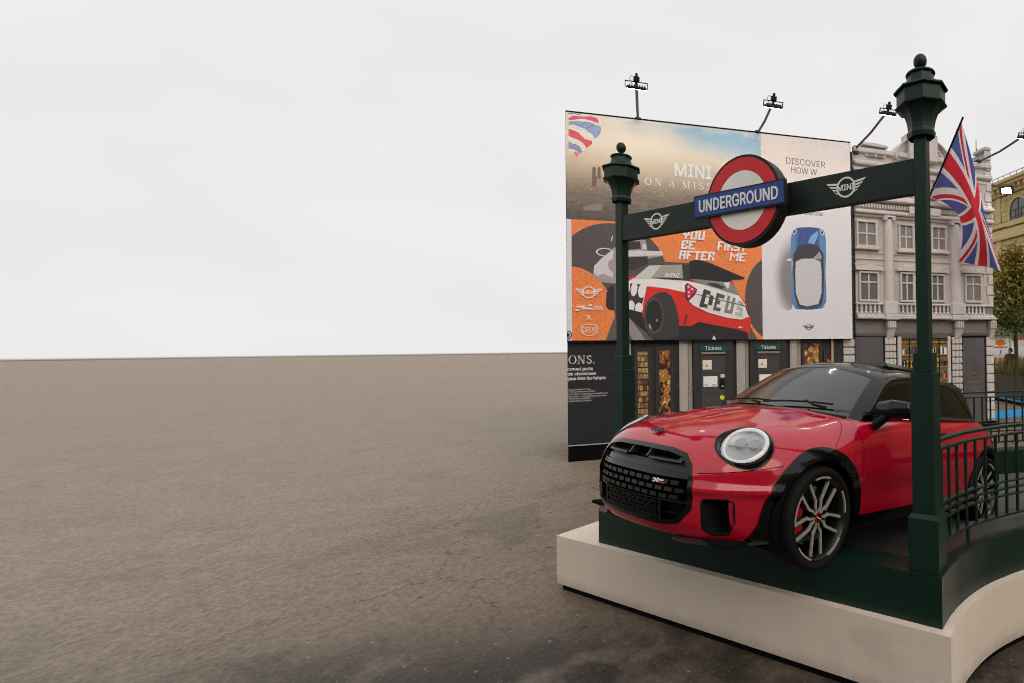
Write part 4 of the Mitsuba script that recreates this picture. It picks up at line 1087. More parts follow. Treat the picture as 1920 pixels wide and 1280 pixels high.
for c in ([(2.536, 2.202), (3.102, 2.084), (2.563, 2.033), (3.07, 0.977), (2.595, 1.898), (2.786, 1.702), (2.605, 1.56), (2.901, 1.34), (2.949, 1.505), (3.056, 1.296), (2.995, 1.106)],
          [(3.747, 2.21), (4.323, 2.09), (3.781, 2.032), (4.283, 0.967), (3.804, 1.898), (3.996, 1.707), (3.821, 1.565), (4.111, 1.339), (4.166, 1.502), (4.263, 1.287), (4.223, 1.088)]):
    K = thing('ticket_machine', ('left' if c[0][0] < 3.5 else 'right') + ' dark ticket machine with teal Tickets sign and papers, under the billboard', 'ticket machine', 'ticket machines under the billboard')
    a, b_ = c[2][0] - .10, c[3][0] + .13
    part(K, 'case', WF(cat([box(a - .06, b_ + .05, -.10, -.031, .18, LOW_T - .02, .008)])), M_CASE)
    part(K, 'sign', WF(rect([c[0], c[1]], .1005, .125)), M_TEAL)
    t_ = text('Tickets', .075, .003); part(K, 'lettering', WF(place(t_, (c[0][0] + c[1][0]) / 2, -.126, (c[0][1] + c[1][1]) / 2 - .035)), ink(205, 215, 215))
    part(K, 'front_panel', WF(rect([c[2], (c[3][0], .36)], .1005, .118, .005)), M_CASE2)
    part(K, 'hood', WF(rect([(c[2][0], c[2][1] + .035), (c[3][0], c[2][1] - .01)], .1185, .16)), ink(120, 112, 100))
    for i, tone in ((4, (208, 202, 190)), (6, (215, 213, 216))):
        nk = part(K, 'notice', WF(rect([c[i], c[i + 1]], .1185, .122)), ink(*tone))
    sq = c[4]; part(K, 'notice_print', WF(cat([rect([(c[6][0] + .02, c[7][1] + .05), (c[6][0] + .10, c[7][1] + .02)], .1222, .123), rect([(c[7][0] - .12, c[7][1] + .05), (c[7][0] - .03, c[7][1] + .02)], .1222, .123), rect([(c[4][0] + .05, c[5][1] + .06), (c[4][0] + .11, c[5][1] + .10)], .1222, .123)])), ink(150, 148, 152), kind='stuff')
    part(K, 'card_reader', WF(cat([rect([c[8], c[9]], .1185, .15, .006)])), M_BLACK); part(K, 'slot_plate', WF(rect([(c[8][0] + .02, c[8][1] + .09), (c[9][0] + .0, c[8][1] + .02)], .1185, .135)), ink(190, 188, 182))
    part(K, 'keypad', WF(rect([(c[8][0] + .03, c[9][1] + .06), (c[9][0] - .03, c[9][1] + .03)], .150, .158)), ink(150, 150, 150))
    part(K, 'button', WF(place(xf(trimesh.creation.cylinder(.048, .03, sections=24), np.array([[1, 0, 0], [0, 0, 1.], [0, -1, 0]])), c[10][0], -.135, c[10][1])), ink(200, 190, 50), smooth=40)
    part(K, 'seam', WF(cat([rect([(c[2][0] + .01, z + .004), (c[3][0] - .01, z - .004)], .1182, .119) for z in (.75, 1.2, 1.62)])), M_BLACK, kind='stuff')

# dark text board at the left
tb = [(0.018, 2.277), (1.18, 2.268), (0.005, 0.308)]
TBZ = tb[2][1]
TB = thing('text_board', 'dark blue-black text board under the billboard, left of the green post', 'board')
M_BOARD = mat('board', two({'type': 'principled', 'base_color': rgb((.0165, .0175, .0235)), 'roughness': .42, 'specular': .4}))
part(TB, 'panel', WF(box(-.004, tb[1][0], -.06, -.031, TBZ, LOW_T)), M_BOARD)
part(TB, 'edge', WF(box(-.004, tb[1][0], -.064, -.031, TBZ - .02, TBZ)), ink(150, 150, 150))
part(TB, 'foot', WF(box(-.004, tb[1][0] + .02, -.05, -.031, .0, TBZ - .02)), M_DEEP)


# letters drawn here: a roman face and a block face ------------------------------------------------
def stroke(pts, w): return sg.LineString(pts).buffer(w / 2, cap_style=2, join_style=2)
def serif(x, z, w=.34, h=.045): return sg.box(x - w / 2, z, x + w / 2, z + h)
def ell(cx, cz, rx, rz): return sa.scale(sg.Point(cx, cz).buffer(1, quad_segs=14), rx, rz)


def roman(ch):
    if ch == 'I': return unary_union([sg.box(.12, 0, .26, 1), serif(.19, 0), serif(.19, .955)]), .38
    if ch == 'O': return ell(.44, .5, .44, .53).difference(ell(.44, .5, .29, .485)), .88
    if ch == 'C': return unary_union([ell(.44, .5, .44, .53).difference(ell(.45, .5, .30, .485)).difference(sg.box(.60, .27, 1, .73)), sg.box(.74, .70, .79, .98), sg.box(.74, .05, .78, .28)]), .84
    if ch == 'N': return unary_union([sg.box(.12, 0, .18, 1), sg.box(.70, 0, .76, 1), sg.Polygon([(.10, 1), (.26, 1), (.76, 0), (.62, 0)]), serif(.15, 0), serif(.73, .955), serif(.10, .955, .2)]), .88
    if ch == 'M': return unary_union([sg.box(.12, 0, .18, 1), sg.box(.82, 0, .96, 1), sg.Polygon([(.10, 1), (.26, 1), (.56, .05), (.46, .05)]), sg.Polygon([(.46, .05), (.54, .05), (.86, 1), (.80, 1)]), serif(.15, 0), serif(.89, 0), serif(.92, .955, .26), serif(.12, .955, .22)]), 1.08
    if ch == 'A': return unary_union([sg.Polygon([(.08, 0), (.14, 0), (.44, 1), (.38, 1)]), sg.Polygon([(.38, 1), (.48, 1), (.82, 0), (.66, 0)]), sg.box(.20, .32, .64, .37), serif(.12, 0, .28), serif(.74, 0, .32)]), .90
    if ch == 'S':
        t = np.linspace(0, 1, 30); P = [(.32 + .22 * math.cos(a), .74 + .215 * math.sin(a)) for a in np.linspace(.35, math.pi * 1.15, 12)] + [(.32 + .24 * math.cos(a), .26 + .225 * math.sin(a)) for a in np.linspace(math.pi * .42, -math.pi * .84, 14)]
        return unary_union([stroke(P, .11), sg.box(.50, .70, .55, .99), sg.box(.06, .02, .11, .31)]), .64
    if ch == '.': return sg.Point(.1, .07).buffer(.085), .25
    return None, .42


BLK = {'Y': '101 101 111 010 010', 'O': '111 101 101 101 111', 'U': '101 101 101 101 111', 'B': '111 101 110 101 111', 'E': '111 100 110 100 111', 'A': '111 101 111 101 101', 'F': '111 100 110 100 100',
       'T': '111 010 010 010 010', 'R': '111 101 110 101 101', 'I': '1 1 1 1 1', 'S': '111 100 111 001 111', 'M': '10001 11011 10101 10001 10001', 'D': '110 101 101 101 110'}


def block(ch):
    rows = BLK[ch].split(); g = unary_union([sg.box(x, 4 - y, x + 1.02, 5 - y + .02) for y, r in enumerate(rows) for x, c in enumerate(r) if c == '1']); n = len(rows[0])
    k = 1.0 if n != 5 else .75
    return sa.scale(g, .30 * k, .2, origin=(0, 0)), .30 * k * n + .10


def setline(s, fn, h, x, z, gap=.12, shear=0.0, anchor='l', sx=1.0):
    """line of drawn letters as a shapely shape, cap height h, baseline z"""
    out, q = [], 0
    for ch in s:
        if ch == ' ': q += .5; continue
        g, w = fn(ch)
        out.append(sa.translate(g, q, 0)); q += w + gap
    u = unary_union(out); u = sa.affine_transform(u, [h * sx, h * shear, 0, h, 0, 0]); b_ = u.bounds
    dx = {'l': x - b_[0], 'r': x - b_[2], 'c': x - (b_[0] + b_[2]) / 2}[anchor]
    return sa.translate(u, dx, z)


def at_px(t, c, z, o): return WF(place(t, c, -o, z))


# text of the board: what the photograph shows of each line
M_BTXT = ink(205, 204, 208)
l1 = [(0.015, 1.856), (0.016, 2.041), (0.486, 1.856)]
hh = l1[1][1] - l1[0][1]
u_ = setline('CONS.', roman, hh * .86, l1[2][0] + .0, l1[0][1] + .02, anchor='r'); u_ = u_.intersection(sg.box(-.003, 0, 9, 9))
part(TB, 'heading', WF(poly(u_, .0602, .062)), ink(190, 188, 190))
def board_line(s, right, base, h, bold=True):
    m = text(s, h, .0015, bold); x1 = m.vertices[:, 0].max(); m = place(m, right[0] - x1, -.0602, right[1])
    if m.vertices[:, 0].min() < -.003: m = trimesh.intersections.slice_mesh_plane(m, (1, 0, 0), (-.003, 0, 0))
    part(TB, 'text_line', WF(m), M_BTXT)
for s, r in (('sformed parts', [(0.456, 1.747)]), ('oards showcase', [(0.511, 1.654)]), ('glimpse into its future.', [(0.703, 1.562)])): board_line(s, r[0], 0, .060)
for s, r in (('iverpool could not resist.', [(0.414, 1.365)]), ('to mark on motorsport history.', [(0.497, 1.323)]), ('ned it into an iconic piece of automotive art.', [(0.728, 1.276)]), ('aint projects - and the best is yet to come.', [(0.703, 1.231)]), ('of automotive and fashion.', [(0.418, 1.189)]), ('to spot MINI on a Mission.', [(0.437, 1.143)])): board_line(s, r[0], 0, .026, False)

# ================================================================ the billboard
BB = thing('billboard', 'huge billboard with city panorama, orange car advert and pale panel with a blue car', 'billboard')
O1 = .16
bq = [(0.051, 6.702), (3.915, 6.789), (6.069, 6.845), (0.022, 2.307), (3.882, 2.308), (6.052, 2.332)]
SP = (bq[1][0] + bq[4][0]) / 2; SR = (bq[2][0] + bq[5][0]) / 2; ZB0 = 2.305
BQ = lambda s: np.interp(s, [0, bq[1][0], SR], [bq[0][1], bq[1][1], bq[2][1]])
part(BB, 'frame', WF(cat([poly([(-.006, ZB0 - .02), (SR + .012, ZB0 - .01), (SR + .012, BQ(SR) + .035), (-.006, BQ(0) + .035)], .035, O1 - .008)])), M_BLACK)
cp = [(0.038, 4.64), (3.888, 4.701)]
ZM = lambda s: cp[0][1] + 0 * s


def city_fn(p, n, uv):
    s, b, z = WF.local(p); v = (z - 4.47) / 2.4
    c = mix((.058, .050, .050), (.185, .145, .118), smoothstep(.0, .36, v)); c = mix(c, (.55, .45, .33), smoothstep(.28, .58, v)); c = mix(c, (.70, .63, .53), smoothstep(.5, .75, v))
    blue = smoothstep(.66, 1.0, v + (s - 2.6) * .10 + (fbm(s * .8, z * 2.2, 1, 4) - .5) * .35); c = mix(c, (.25, .45, .62), blue * .95)
    c = mix(c, (.62, .62, .60), smoothstep(.48, .62, fbm(s * .9 + 2, z * 3.4, 5, 4)) * smoothstep(.7, 1.0, v) * .55)
    ridge = .56 + .05 * fbm(s * 1.7, 0, 2, 4); c = mix(c, (.36, .39, .40), smoothstep(.012, -.012, v - ridge) * smoothstep(-.16, .0, v - ridge) * smoothstep(1.0, 3.2, s) * .55)
    city = smoothstep(.50, .30, v); k = 1.0 + 2.2 * (.6 - dr.clip(v, 0, .5))
    f = fbm(s * 9, z * 30 / k, 3, 4); c = c * (1 - city + city * (.55 + .9 * f))
    sp = noise(s * 55, z * 130, 6); c = mix(c, (.80, .62, .42), smoothstep(.84, .95, sp) * city * smoothstep(.42, .56, fbm(s * 2, z * 7, 8, 3)) * .85)
    return c * 1.22


part(BB, 'city_print', WF(poly([(0, cp[0][1] + .002), (SP - .002, cp[1][1] + .002), (SP - .002, BQ(SP)), (0, BQ(0))], O1 - .008, O1)), mat('city_print', two({'type': 'principled', 'base_color': proc(city_fn), 'roughness': .55})))


def speck(c, amt):
    def fn(p, n, uv):
        s, b, z = WF.local(p); return mi.Color3f(*c) * (1 - amt + 2 * amt * noise(s * 75, z * 75, 1) * (.7 + .6 * noise(s * 190, z * 190, 4)))
    return proc(fn)


M_ORANGE = mat('orange_print', two({'type': 'principled', 'base_color': speck([min(1.25 * q, .85) for q in lin((228, 122, 66))], .22), 'roughness': .55}))
M_CHARC = mat('charcoal_print', two({'type': 'principled', 'base_color': speck([1.15 * q for q in lin((78, 70, 76))], .35), 'roughness': .55}))


def pale_fn(p, n, uv):
    s, b, z = WF.local(p); c = mix((.765, .765, .84), (.84, .76, .72), smoothstep(4.6, 6.3, z)); return mix(c, (.70, .70, .76), smoothstep(6.0, 6.9, z) * smoothstep(4.2, 5.6, s) * .7)


M_PALE = mat('pale_print', two({'type': 'principled', 'base_color': proc(pale_fn), 'roughness': .5}))
og = [(0.085, 4.634), (0.088, 2.316)]
OS0 = (og[0][0] + og[1][0]) / 2
part(BB, 'side_print', WF(poly([(0, ZB0), (OS0, ZB0), (OS0, cp[0][1]), (0, cp[0][1])], O1 - .008, O1)), ink(205, 203, 212))
part(BB, 'orange_print', WF(poly([(OS0 + .001, ZB0), (SP - .002, ZB0), (SP - .002, cp[1][1]), (OS0 + .001, cp[0][1])], O1 - .008, O1)), M_ORANGE)
part(BB, 'pale_print', WF(poly([(SP + .001, ZB0), (SR, ZB0), (SR, BQ(SR)), (SP + .001, BQ(SP))], O1 - .008, O1)), M_PALE)
LAYER = [O1 + .0005]
CLIPO = sg.box(OS0 + .002, ZB0 + .001, SP - .003, cp[0][1] - .002)


def draw(name, pts, bsdf, inside=None, step=.0005, smoothed=0):
    g = sg.Polygon(pts) if not hasattr(pts, 'geom_type') else pts
    if not g.is_valid: g = g.buffer(0)
    if smoothed: g = g.buffer(smoothed, quad_segs=4).buffer(-2 * smoothed, quad_segs=4).buffer(smoothed, quad_segs=4)
    if inside is not None: g = g.intersection(inside)
    if g.is_empty: return g
    o = LAYER[0]; LAYER[0] += step
    part(BB, name, WF(poly(g, o - .0012, o)), bsdf); return g


# --- orange advert: two dark discs, old white car, racing car seen from behind
dc_ = [(0.854, 3.688), (0.831, 4.604), (3.881, 3.193), (3.453, 3.184), (4.088, 3.197)]
cz, cs = [(0.844, 3.677)][0][1], [(0.844, 3.677)][0][0]
d1 = [(0.831, 4.614), (1.853, 3.89), (0.073, 4.304), (0.088, 3.73)]
draw('disc_print', sa.scale(sg.Point(cs, [(0.844, 3.656)][0][1]).buffer(1, quad_segs=30), [(1.872, 3.717)][0][0] - cs, d1[0][1] - [(0.844, 3.656)][0][1]), M_CHARC, CLIPO)
draw('disc_print', sa.scale(sg.Point([(0.064, 2.909)][0][0], [(0.063, 2.684)][0][1]).buffer(1, quad_segs=30), [(0.866, 2.689)][0][0] - [(0.063, 2.684)][0][0], d1[3][1] - [(0.063, 2.684)][0][1]), M_ORANGE, CLIPO)
draw('disc_print', sa.scale(sg.Point([(4.149, 3.222)][0][0], [(4.149, 3.198)][0][1]).buffer(1, quad_segs=30), [(4.149, 3.222)][0][0] - [(3.512, 3.185)][0][0], ([(3.904, 4.051)][0][1] - [(3.883, 2.337)][0][1]) * .53), M_CHARC, CLIPO)
draw('road_print', [(0.685, 2.291), (0.836, 2.71), (1.057, 2.87), (1.973, 3.153), (3.542, 2.728), (3.798, 2.268)], ink(92, 84, 88), CLIPO)
draw('road_print', [(1.057, 2.796), (1.137, 2.754), (1.461, 2.286), (1.215, 2.288), (1.055, 2.585)], ink(140, 128, 130), CLIPO)
G1_, G2_, G3_ = ink(196, 190, 196), ink(150, 143, 148), ink(58, 54, 60)
draw('old_car_print', [(0.841, 4.109), (1.087, 4.327), (1.461, 4.316), (1.501, 4.1), (1.788, 4.104), (1.809, 4.017), (1.52, 3.948), (1.083, 3.906), (1.079, 3.453), (0.835, 3.424), (0.635, 3.44), (0.468, 3.54), (0.489, 3.752), (0.619, 3.906)], G2_, CLIPO)
draw('old_car_print', [(0.84, 4.087), (0.839, 3.916), (0.748, 3.848), (0.757, 3.699), (0.837, 3.649), (0.836, 3.531), (0.656, 3.61), (0.557, 3.564), (0.482, 3.604), (0.489, 3.752), (0.619, 3.895)], G1_, CLIPO)
draw('old_car_print', [(1.086, 4.268), (1.355, 4.284), (1.375, 4.137), (1.085, 4.089)], G3_, CLIPO); draw('old_car_print', [(1.085, 4.083), (1.788, 4.111), (1.802, 4.023), (1.084, 3.971)], G1_, CLIPO)
draw('old_car_print', [(1.084, 3.949), (1.5, 3.991), (1.509, 3.838), (1.247, 3.719), (1.081, 3.69)], G3_, CLIPO); draw('old_car_print', [(1.397, 4.236), (1.47, 4.24), (1.48, 4.132), (1.4, 4.128)], G1_, CLIPO)
m_ = [(0.689, 4.032), (0.81, 4.075)]
e_ = sa.scale(sg.Point(*m_[0]).buffer(1, quad_segs=12), .165, .085); draw('mirror_print', e_.difference(sa.scale(e_, .8, .74)), G1_, CLIPO)
draw('wiper_print', [(0.797, 4.26), (0.818, 4.253), (0.843, 4.355), (0.831, 4.375)], G1_, CLIPO)
draw('wheel_print', [(0.701, 2.974), (0.713, 3.229), (0.774, 3.359), (0.855, 3.404), (0.851, 2.891), (0.751, 2.907)], ink(52, 48, 54), CLIPO)
ZP = 'z 1160,470,6.857'
RW, RR, RK, RD = ink(214, 212, 214), ink(196, 52, 46), ink(60, 56, 60), ink(42, 42, 46)
draw('race_car_print', [(1.075, 3.579), (1.237, 3.569), (1.51, 3.822), (1.878, 3.893), (2.335, 3.889), (3.218, 3.572), (3.367, 3.261), (3.536, 3.081), (3.635, 2.714), (3.596, 2.346), (2.657, 2.302), (1.988, 2.386), (1.681, 2.545), (1.439, 2.7), (1.336, 2.848), (1.084, 2.93)], RR, CLIPO)
draw('race_car_print', [(1.073, 3.439), (1.237, 3.553), (1.568, 3.549), (2.252, 3.524), (2.637, 3.455), (3.184, 3.537), (3.367, 3.261), (3.502, 3.063), (3.535, 3.014), (2.473, 3.24), (2.233, 3.283), (1.873, 3.353), (1.476, 3.389), (1.366, 2.856), (1.083, 2.822)], RW, CLIPO)
draw('race_car_print', [(1.073, 3.439), (1.431, 3.419), (1.46, 3.357), (1.351, 2.871), (1.069, 2.945)], RK, CLIPO)
for x, y, rx, ry, a in ((198, 500, 42, 92, 8), (300, 520, 50, 95, 8), (112, 480, 34, 90, 8), (160, 710, 46, 66, 0), (262, 740, 50, 66, 0)):
    c = [(1160 + x / 6.857, 470 + y / 6.857)]
    e_ = {198: [(1.232, 3.32), (1.294, 3.179)], 300: [(1.384, 3.293), (1.458, 3.146)], 112: [(1.105, 3.348), (1.154, 3.21)], 160: [(1.173, 2.993), (1.24, 2.892)], 262: [(1.324, 2.949), (1.399, 2.847)]}[x]
    draw('dot_print', sa.rotate(sa.scale(sg.Point(*e_[0]).buffer(1, quad_segs=12), abs(e_[1][0] - e_[0][0]), abs(e_[1][1] - e_[0][1])), -a), RW, CLIPO)
draw('race_car_print', [(1.069, 2.937), (1.381, 2.856), (1.438, 2.544), (1.833, 2.403), (2.116, 2.593), (2.354, 2.586), (2.515, 2.675), (2.759, 2.627), (3.291, 2.53), (3.546, 2.463), (3.579, 2.33), (3.527, 2.28), (1.633, 2.293), (1.083, 2.806)], RD, CLIPO)
draw('arch_print', [(1.41, 2.763), (1.472, 3.013), (1.58, 3.188), (1.718, 3.27), (1.842, 3.281), (1.965, 3.196), (2.057, 2.991), (2.109, 2.705), (2.098, 2.386), (1.894, 2.323), (1.679, 2.324), (1.497, 2.388)], RK, CLIPO, smoothed=.01)
tc_ = [(1.614, 2.796), (1.814, 2.798), (1.618, 3.173), (1.611, 2.403)]
tyre_e = sa.rotate(sa.scale(sg.Point(*tc_[0]).buffer(1, quad_segs=20), tc_[1][0] - tc_[0][0], tc_[2][1] - tc_[0][1]), 0); draw('wheel_print', tyre_e, ink(70, 66, 70), CLIPO); draw('wheel_print', sa.scale(tyre_e, .86, .88), ink(84, 80, 84), CLIPO); draw('wheel_print', sa.scale(tyre_e, .80, .83), RD, CLIPO)
draw('wheel_print', [(1.507, 2.63), (1.521, 2.56), (1.574, 2.505), (1.559, 2.545), (1.529, 2.631)], ink(170, 165, 165), CLIPO); draw('wheel_print', sa.scale(sg.Point(*[(1.667, 2.702)][0]).buffer(1), .02, .032), ink(130, 124, 124), CLIPO)
draw('window_print', [(1.23, 3.541), (1.51, 3.801), (1.762, 3.824), (1.568, 3.557), (1.553, 3.545)], ink(186, 190, 188), CLIPO); draw('window_print', [(1.576, 3.565), (1.766, 3.825), (2.183, 3.849), (2.334, 3.833), (2.335, 3.559), (2.0, 3.56)], ink(150, 150, 144), CLIPO)
draw('window_print', [(1.568, 3.562), (2.0, 3.576), (2.335, 3.556), (2.334, 3.523), (1.844, 3.539)], RK, CLIPO); draw('window_print', [(2.179, 3.849), (2.338, 3.846), (2.335, 3.556), (2.198, 3.561)], RK, CLIPO)
draw('roof_print', [(1.222, 3.54), (1.502, 3.821), (1.878, 3.893), (2.338, 3.892), (2.338, 3.855), (1.878, 3.848), (1.525, 3.805), (1.246, 3.551)], ink(82, 80, 84), CLIPO)
draw('spoiler_print', [(2.326, 3.848), (2.335, 3.929), (2.472, 3.971), (2.74, 3.915), (3.512, 3.623), (3.474, 3.593), (3.218, 3.58), (3.201, 3.538), (3.1, 3.518), (3.016, 3.529), (2.508, 3.561), (2.34, 3.565)], RD, CLIPO)
draw('rear_window_print', [(2.348, 3.559), (2.508, 3.558), (3.033, 3.524), (3.132, 3.371), (3.166, 3.421), (3.184, 3.546), (3.251, 3.473), (3.384, 3.244), (2.965, 3.366), (2.475, 3.499)], ink(120, 128, 130), CLIPO); draw('rear_window_print', [(2.686, 3.489), (2.883, 3.487), (3.082, 3.411), (3.015, 3.368), (2.767, 3.434)], RK, CLIPO)
draw('tailgate_print', [(2.311, 3.108), (2.473, 3.256), (3.518, 3.014), (3.602, 2.797), (3.429, 2.729), (3.125, 2.76), (2.712, 2.871), (2.406, 3.013)], ink(206, 206, 208), CLIPO)
draw('tailgate_print', [(2.473, 3.256), (3.536, 3.021), (3.528, 3.0), (2.473, 3.24)], RK, CLIPO)
draw('tail_light_print', [(2.235, 3.427), (2.283, 3.477), (2.482, 3.353), (2.473, 3.288), (2.303, 3.099), (2.248, 3.187)], RK, CLIPO); draw('tail_light_print', [(2.266, 3.42), (2.291, 3.453), (2.458, 3.345), (2.449, 3.304), (2.303, 3.14), (2.272, 3.203)], ink(190, 46, 84), CLIPO)
for k in range(4): draw('tail_light_print', [[(2.29, 3.421), (2.29, 3.388), (2.305, 3.349), (2.297, 3.284)], [(2.354, 3.398), (2.362, 3.366), (2.377, 3.334), (2.353, 3.277)]][0][k:k + 1] and sg.Point(*[(2.306, 3.397), (2.377, 3.351), (2.313, 3.285), (2.312, 3.204)][k]).buffer(.022), ink(246, 200, 214), CLIPO)
draw('tail_light_print', [(3.51, 3.005), (3.535, 2.989), (3.602, 2.814), (3.576, 2.806)], RK, CLIPO)
for i, (lx, tone) in enumerate(((1090, 64), (1235, 84), (1370, 120), (1500, 165))):
    tl = [[(2.628, 3.365), (2.84, 3.281), (2.778, 2.953), (2.518, 2.99)], [(2.898, 3.291), (3.072, 3.237), (2.959, 2.898), (2.811, 2.921)], [(3.13, 3.239), (3.298, 3.176), (3.218, 2.844), (3.042, 2.875)], [(3.366, 3.144), (3.468, 3.105), (3.43, 2.796), (3.277, 2.828)]][i]
    g, w = block('DEUS'[i]); b_ = g.bounds; q = np.array(tl)
    def warp(x, y): u = (np.asarray(x) - b_[0]) / (b_[2] - b_[0]); v = (np.asarray(y) - b_[1]) / (b_[3] - b_[1]); u_, v_ = u[:, None], v[:, None]; r = (q[3] * (1 - u_) + q[2] * u_) * (1 - v_) + (q[0] * (1 - u_) + q[1] * u_) * v_; return r[:, 0], r[:, 1]
    from shapely.ops import transform
    draw('lettering_print', transform(lambda x, y: warp(np.array(x), np.array(y)), g.segmentize(.2)), ink(tone, tone, tone + 2), CLIPO)
draw('bumper_print', [(2.195, 2.609), (2.244, 2.818), (2.284, 2.826), (2.243, 2.625)], ink(92, 50, 60), CLIPO); draw('bumper_print', [(2.779, 2.285), (2.813, 2.391), (2.846, 2.366), (2.878, 2.285)], ink(190, 186, 188), CLIPO)
draw('bumper_print', [(3.342, 2.546), (3.376, 2.588), (3.41, 2.563), (3.453, 2.58), (3.444, 2.56), (3.384, 2.546), (3.359, 2.553)], ink(230, 215, 215), CLIPO)
for w_, px_ in (('YOU', [(2.201, 4.38), (2.62, 4.405), (2.203, 4.567)]), ('BE', [(2.156, 4.173), (2.418, 4.187), (2.157, 4.355)]), ('AFTER', [(2.11, 3.957), (2.817, 3.967), (2.112, 4.144)]), ('FIRST', [(2.91, 4.185), (3.512, 4.205), (2.912, 4.377)]), ('ME', [(3.171, 3.972), (3.498, 3.975), (3.173, 4.154)])):
    h = px_[2][1] - px_[0][1]; u_ = setline(w_, block, h, px_[0][0], px_[0][1], gap=.02, shear=.2); b_ = u_.bounds; u_ = sa.scale(u_, (px_[1][0] - px_[0][0] + .05) / (b_[2] - b_[0]), 1, origin=(b_[0], b_[1]))
    draw('slogan_print', u_, ink(232, 226, 228), CLIPO)
u_ = setline('MINI', lambda ch: block({'N': 'U'}.get(ch, ch)), 1, 0, 0)
def put_text(s, c, h, bsdf, bold=False, shear=0.0, width=None, name='lettering_print'):
    m = text(s, h, .0005, bold, shear=shear)
    if width: m.vertices[:, 0] *= width / np.ptp(m.vertices[:, 0])
    o = LAYER[0]; LAYER[0] += .0005; part(BB, name, WF(place(m, c[0], -o, c[1])), bsdf)
put_text('MINI', [(1.967, 3.579)][0], .085, RW, True, .35)
def put_wings(c, h, bsdf):
    o = LAYER[0]; LAYER[0] += .0005; part(BB, 'emblem_print', WF(place(wings(h, depth=.0005), c[0], -o, c[1])), bsdf)
put_wings([(0.39, 3.235)][0], .235, RW)
j = [(0.393, 2.935)][0]
jf = unary_union([sg.Polygon([(x, z), (x + w, z), (x + w + .03, z + .035), (x + .03, z + .035)]) for x, z, w in ((-.24, .012, .14), (-.02, .045, .06), (-.14, -.02, .16), (-.26, -.055, .07))])
draw('emblem_print', sa.translate(jf, j[0], j[1] - .01), RW)
for k, s in enumerate(('JOHN', 'COOPER', 'WORKS')): put_text(s, (j[0] + .15 - k * .008, j[1] + .022 - k * .030), .024, RW, True, .3, .16 if k == 0 else .22)
put_text('X', [(0.382, 2.707)][0], .085, RW, True)
dq = [(0.395, 2.511)][0]
def badge_shape(k): return sg.Polygon([(dq[0] + x * k, dq[1] + z * k) for x, z in ((-.145, .085), (-.06, .108), (.06, .108), (.145, .085), (.145, -.06), (.05, -.115), (-.05, -.115), (-.145, -.06))])
draw('emblem_print', badge_shape(1).difference(badge_shape(.90)), RW); put_text('DEUS', (dq[0], dq[1] - .05), .10, RW, False, 0, .235)
CLIPT = sg.box(0.002, cp[0][1], SP, BQ(0) - .004)
rb = [(0.023, 2.409)][0]
draw('roundel_print', sg.Point(0.0, rb[1]).buffer(.085).difference(sg.Point(0.0, rb[1]).buffer(.07)), ink(30, 30, 36), sg.box(.002, ZB0, OS0 - .002, 3)); draw('roundel_print', sg.Point(0.0, rb[1]).buffer(.045), ink(40, 44, 56), sg.box(.002, ZB0, OS0 - .002, 3))
LAYER[0] = O1 + .0005
# --- panorama: parachute canopy, church towers, title
PB, PR = ink(140, 158, 196), ink(206, 92, 104)
draw('parachute_print', [(0.052, 6.695), (0.315, 6.724), (0.519, 6.721), (0.618, 6.628), (0.632, 6.473), (0.608, 6.33), (0.515, 6.229), (0.469, 6.174), (0.378, 6.04), (0.302, 5.966), (0.204, 5.845), (0.137, 5.914), (0.047, 5.96)], ink(222, 212, 204), CLIPT)
for pts, b_ in (([(0.052, 6.693), (0.24, 6.705), (0.307, 6.699), (0.217, 6.67), (0.142, 6.683), (0.052, 6.662)], ink(120, 150, 160)), ([(0.051, 6.59), (0.127, 6.649), (0.307, 6.65), (0.458, 6.683), (0.572, 6.654), (0.598, 6.584), (0.579, 6.561), (0.472, 6.591), (0.321, 6.611), (0.239, 6.6), (0.142, 6.566), (0.051, 6.549)], ink(214, 86, 124)),
                ([(0.051, 6.525), (0.186, 6.552), (0.351, 6.558), (0.412, 6.566), (0.518, 6.532), (0.625, 6.505), (0.624, 6.39), (0.592, 6.312), (0.519, 6.237), (0.478, 6.322), (0.38, 6.383), (0.35, 6.415), (0.238, 6.445), (0.134, 6.472), (0.051, 6.46)], PB), ([(0.05, 6.38), (0.111, 6.372), (0.215, 6.337), (0.349, 6.216), (0.394, 6.213), (0.47, 6.198), (0.469, 6.141), (0.37, 6.039), (0.311, 6.13), (0.221, 6.192), (0.139, 6.214), (0.049, 6.243)], PR),
                ([(0.049, 6.146), (0.102, 6.104), (0.176, 6.097), (0.243, 6.065), (0.298, 5.966), (0.245, 5.915), (0.205, 5.963), (0.108, 6.0), (0.048, 6.001)], ink(140, 142, 178)), ([(0.137, 5.922), (0.167, 5.958), (0.242, 5.918), (0.204, 5.845)], ink(230, 120, 125))):
    draw('parachute_print', pts, b_, CLIPT, smoothed=.006)
for pts in ([(0.253, 6.463), (0.344, 6.545), (0.35, 6.542), (0.26, 6.456)], [(0.365, 6.438), (0.51, 6.526), (0.518, 6.522), (0.369, 6.429)], [(0.608, 6.355), (0.628, 6.489), (0.634, 6.49), (0.617, 6.352)]): draw('parachute_print', pts, ink(70, 78, 120), CLIPT)
for pts in ([(0.474, 5.674), (0.506, 5.696), (0.535, 5.681), (0.53, 5.536), (0.555, 5.503), (0.546, 5.322), (0.462, 5.323)], [(0.568, 5.681), (0.595, 5.709), (0.626, 5.687), (0.621, 5.545), (0.634, 5.475), (0.567, 5.468)]): draw('tower_print', pts, ink(112, 96, 86), CLIPT)
draw('block_print', [(0.293, 4.897), (0.61, 4.985), (0.647, 4.962), (0.643, 4.844), (0.475, 4.831), (0.309, 4.827)], ink(132, 122, 118), CLIPT)
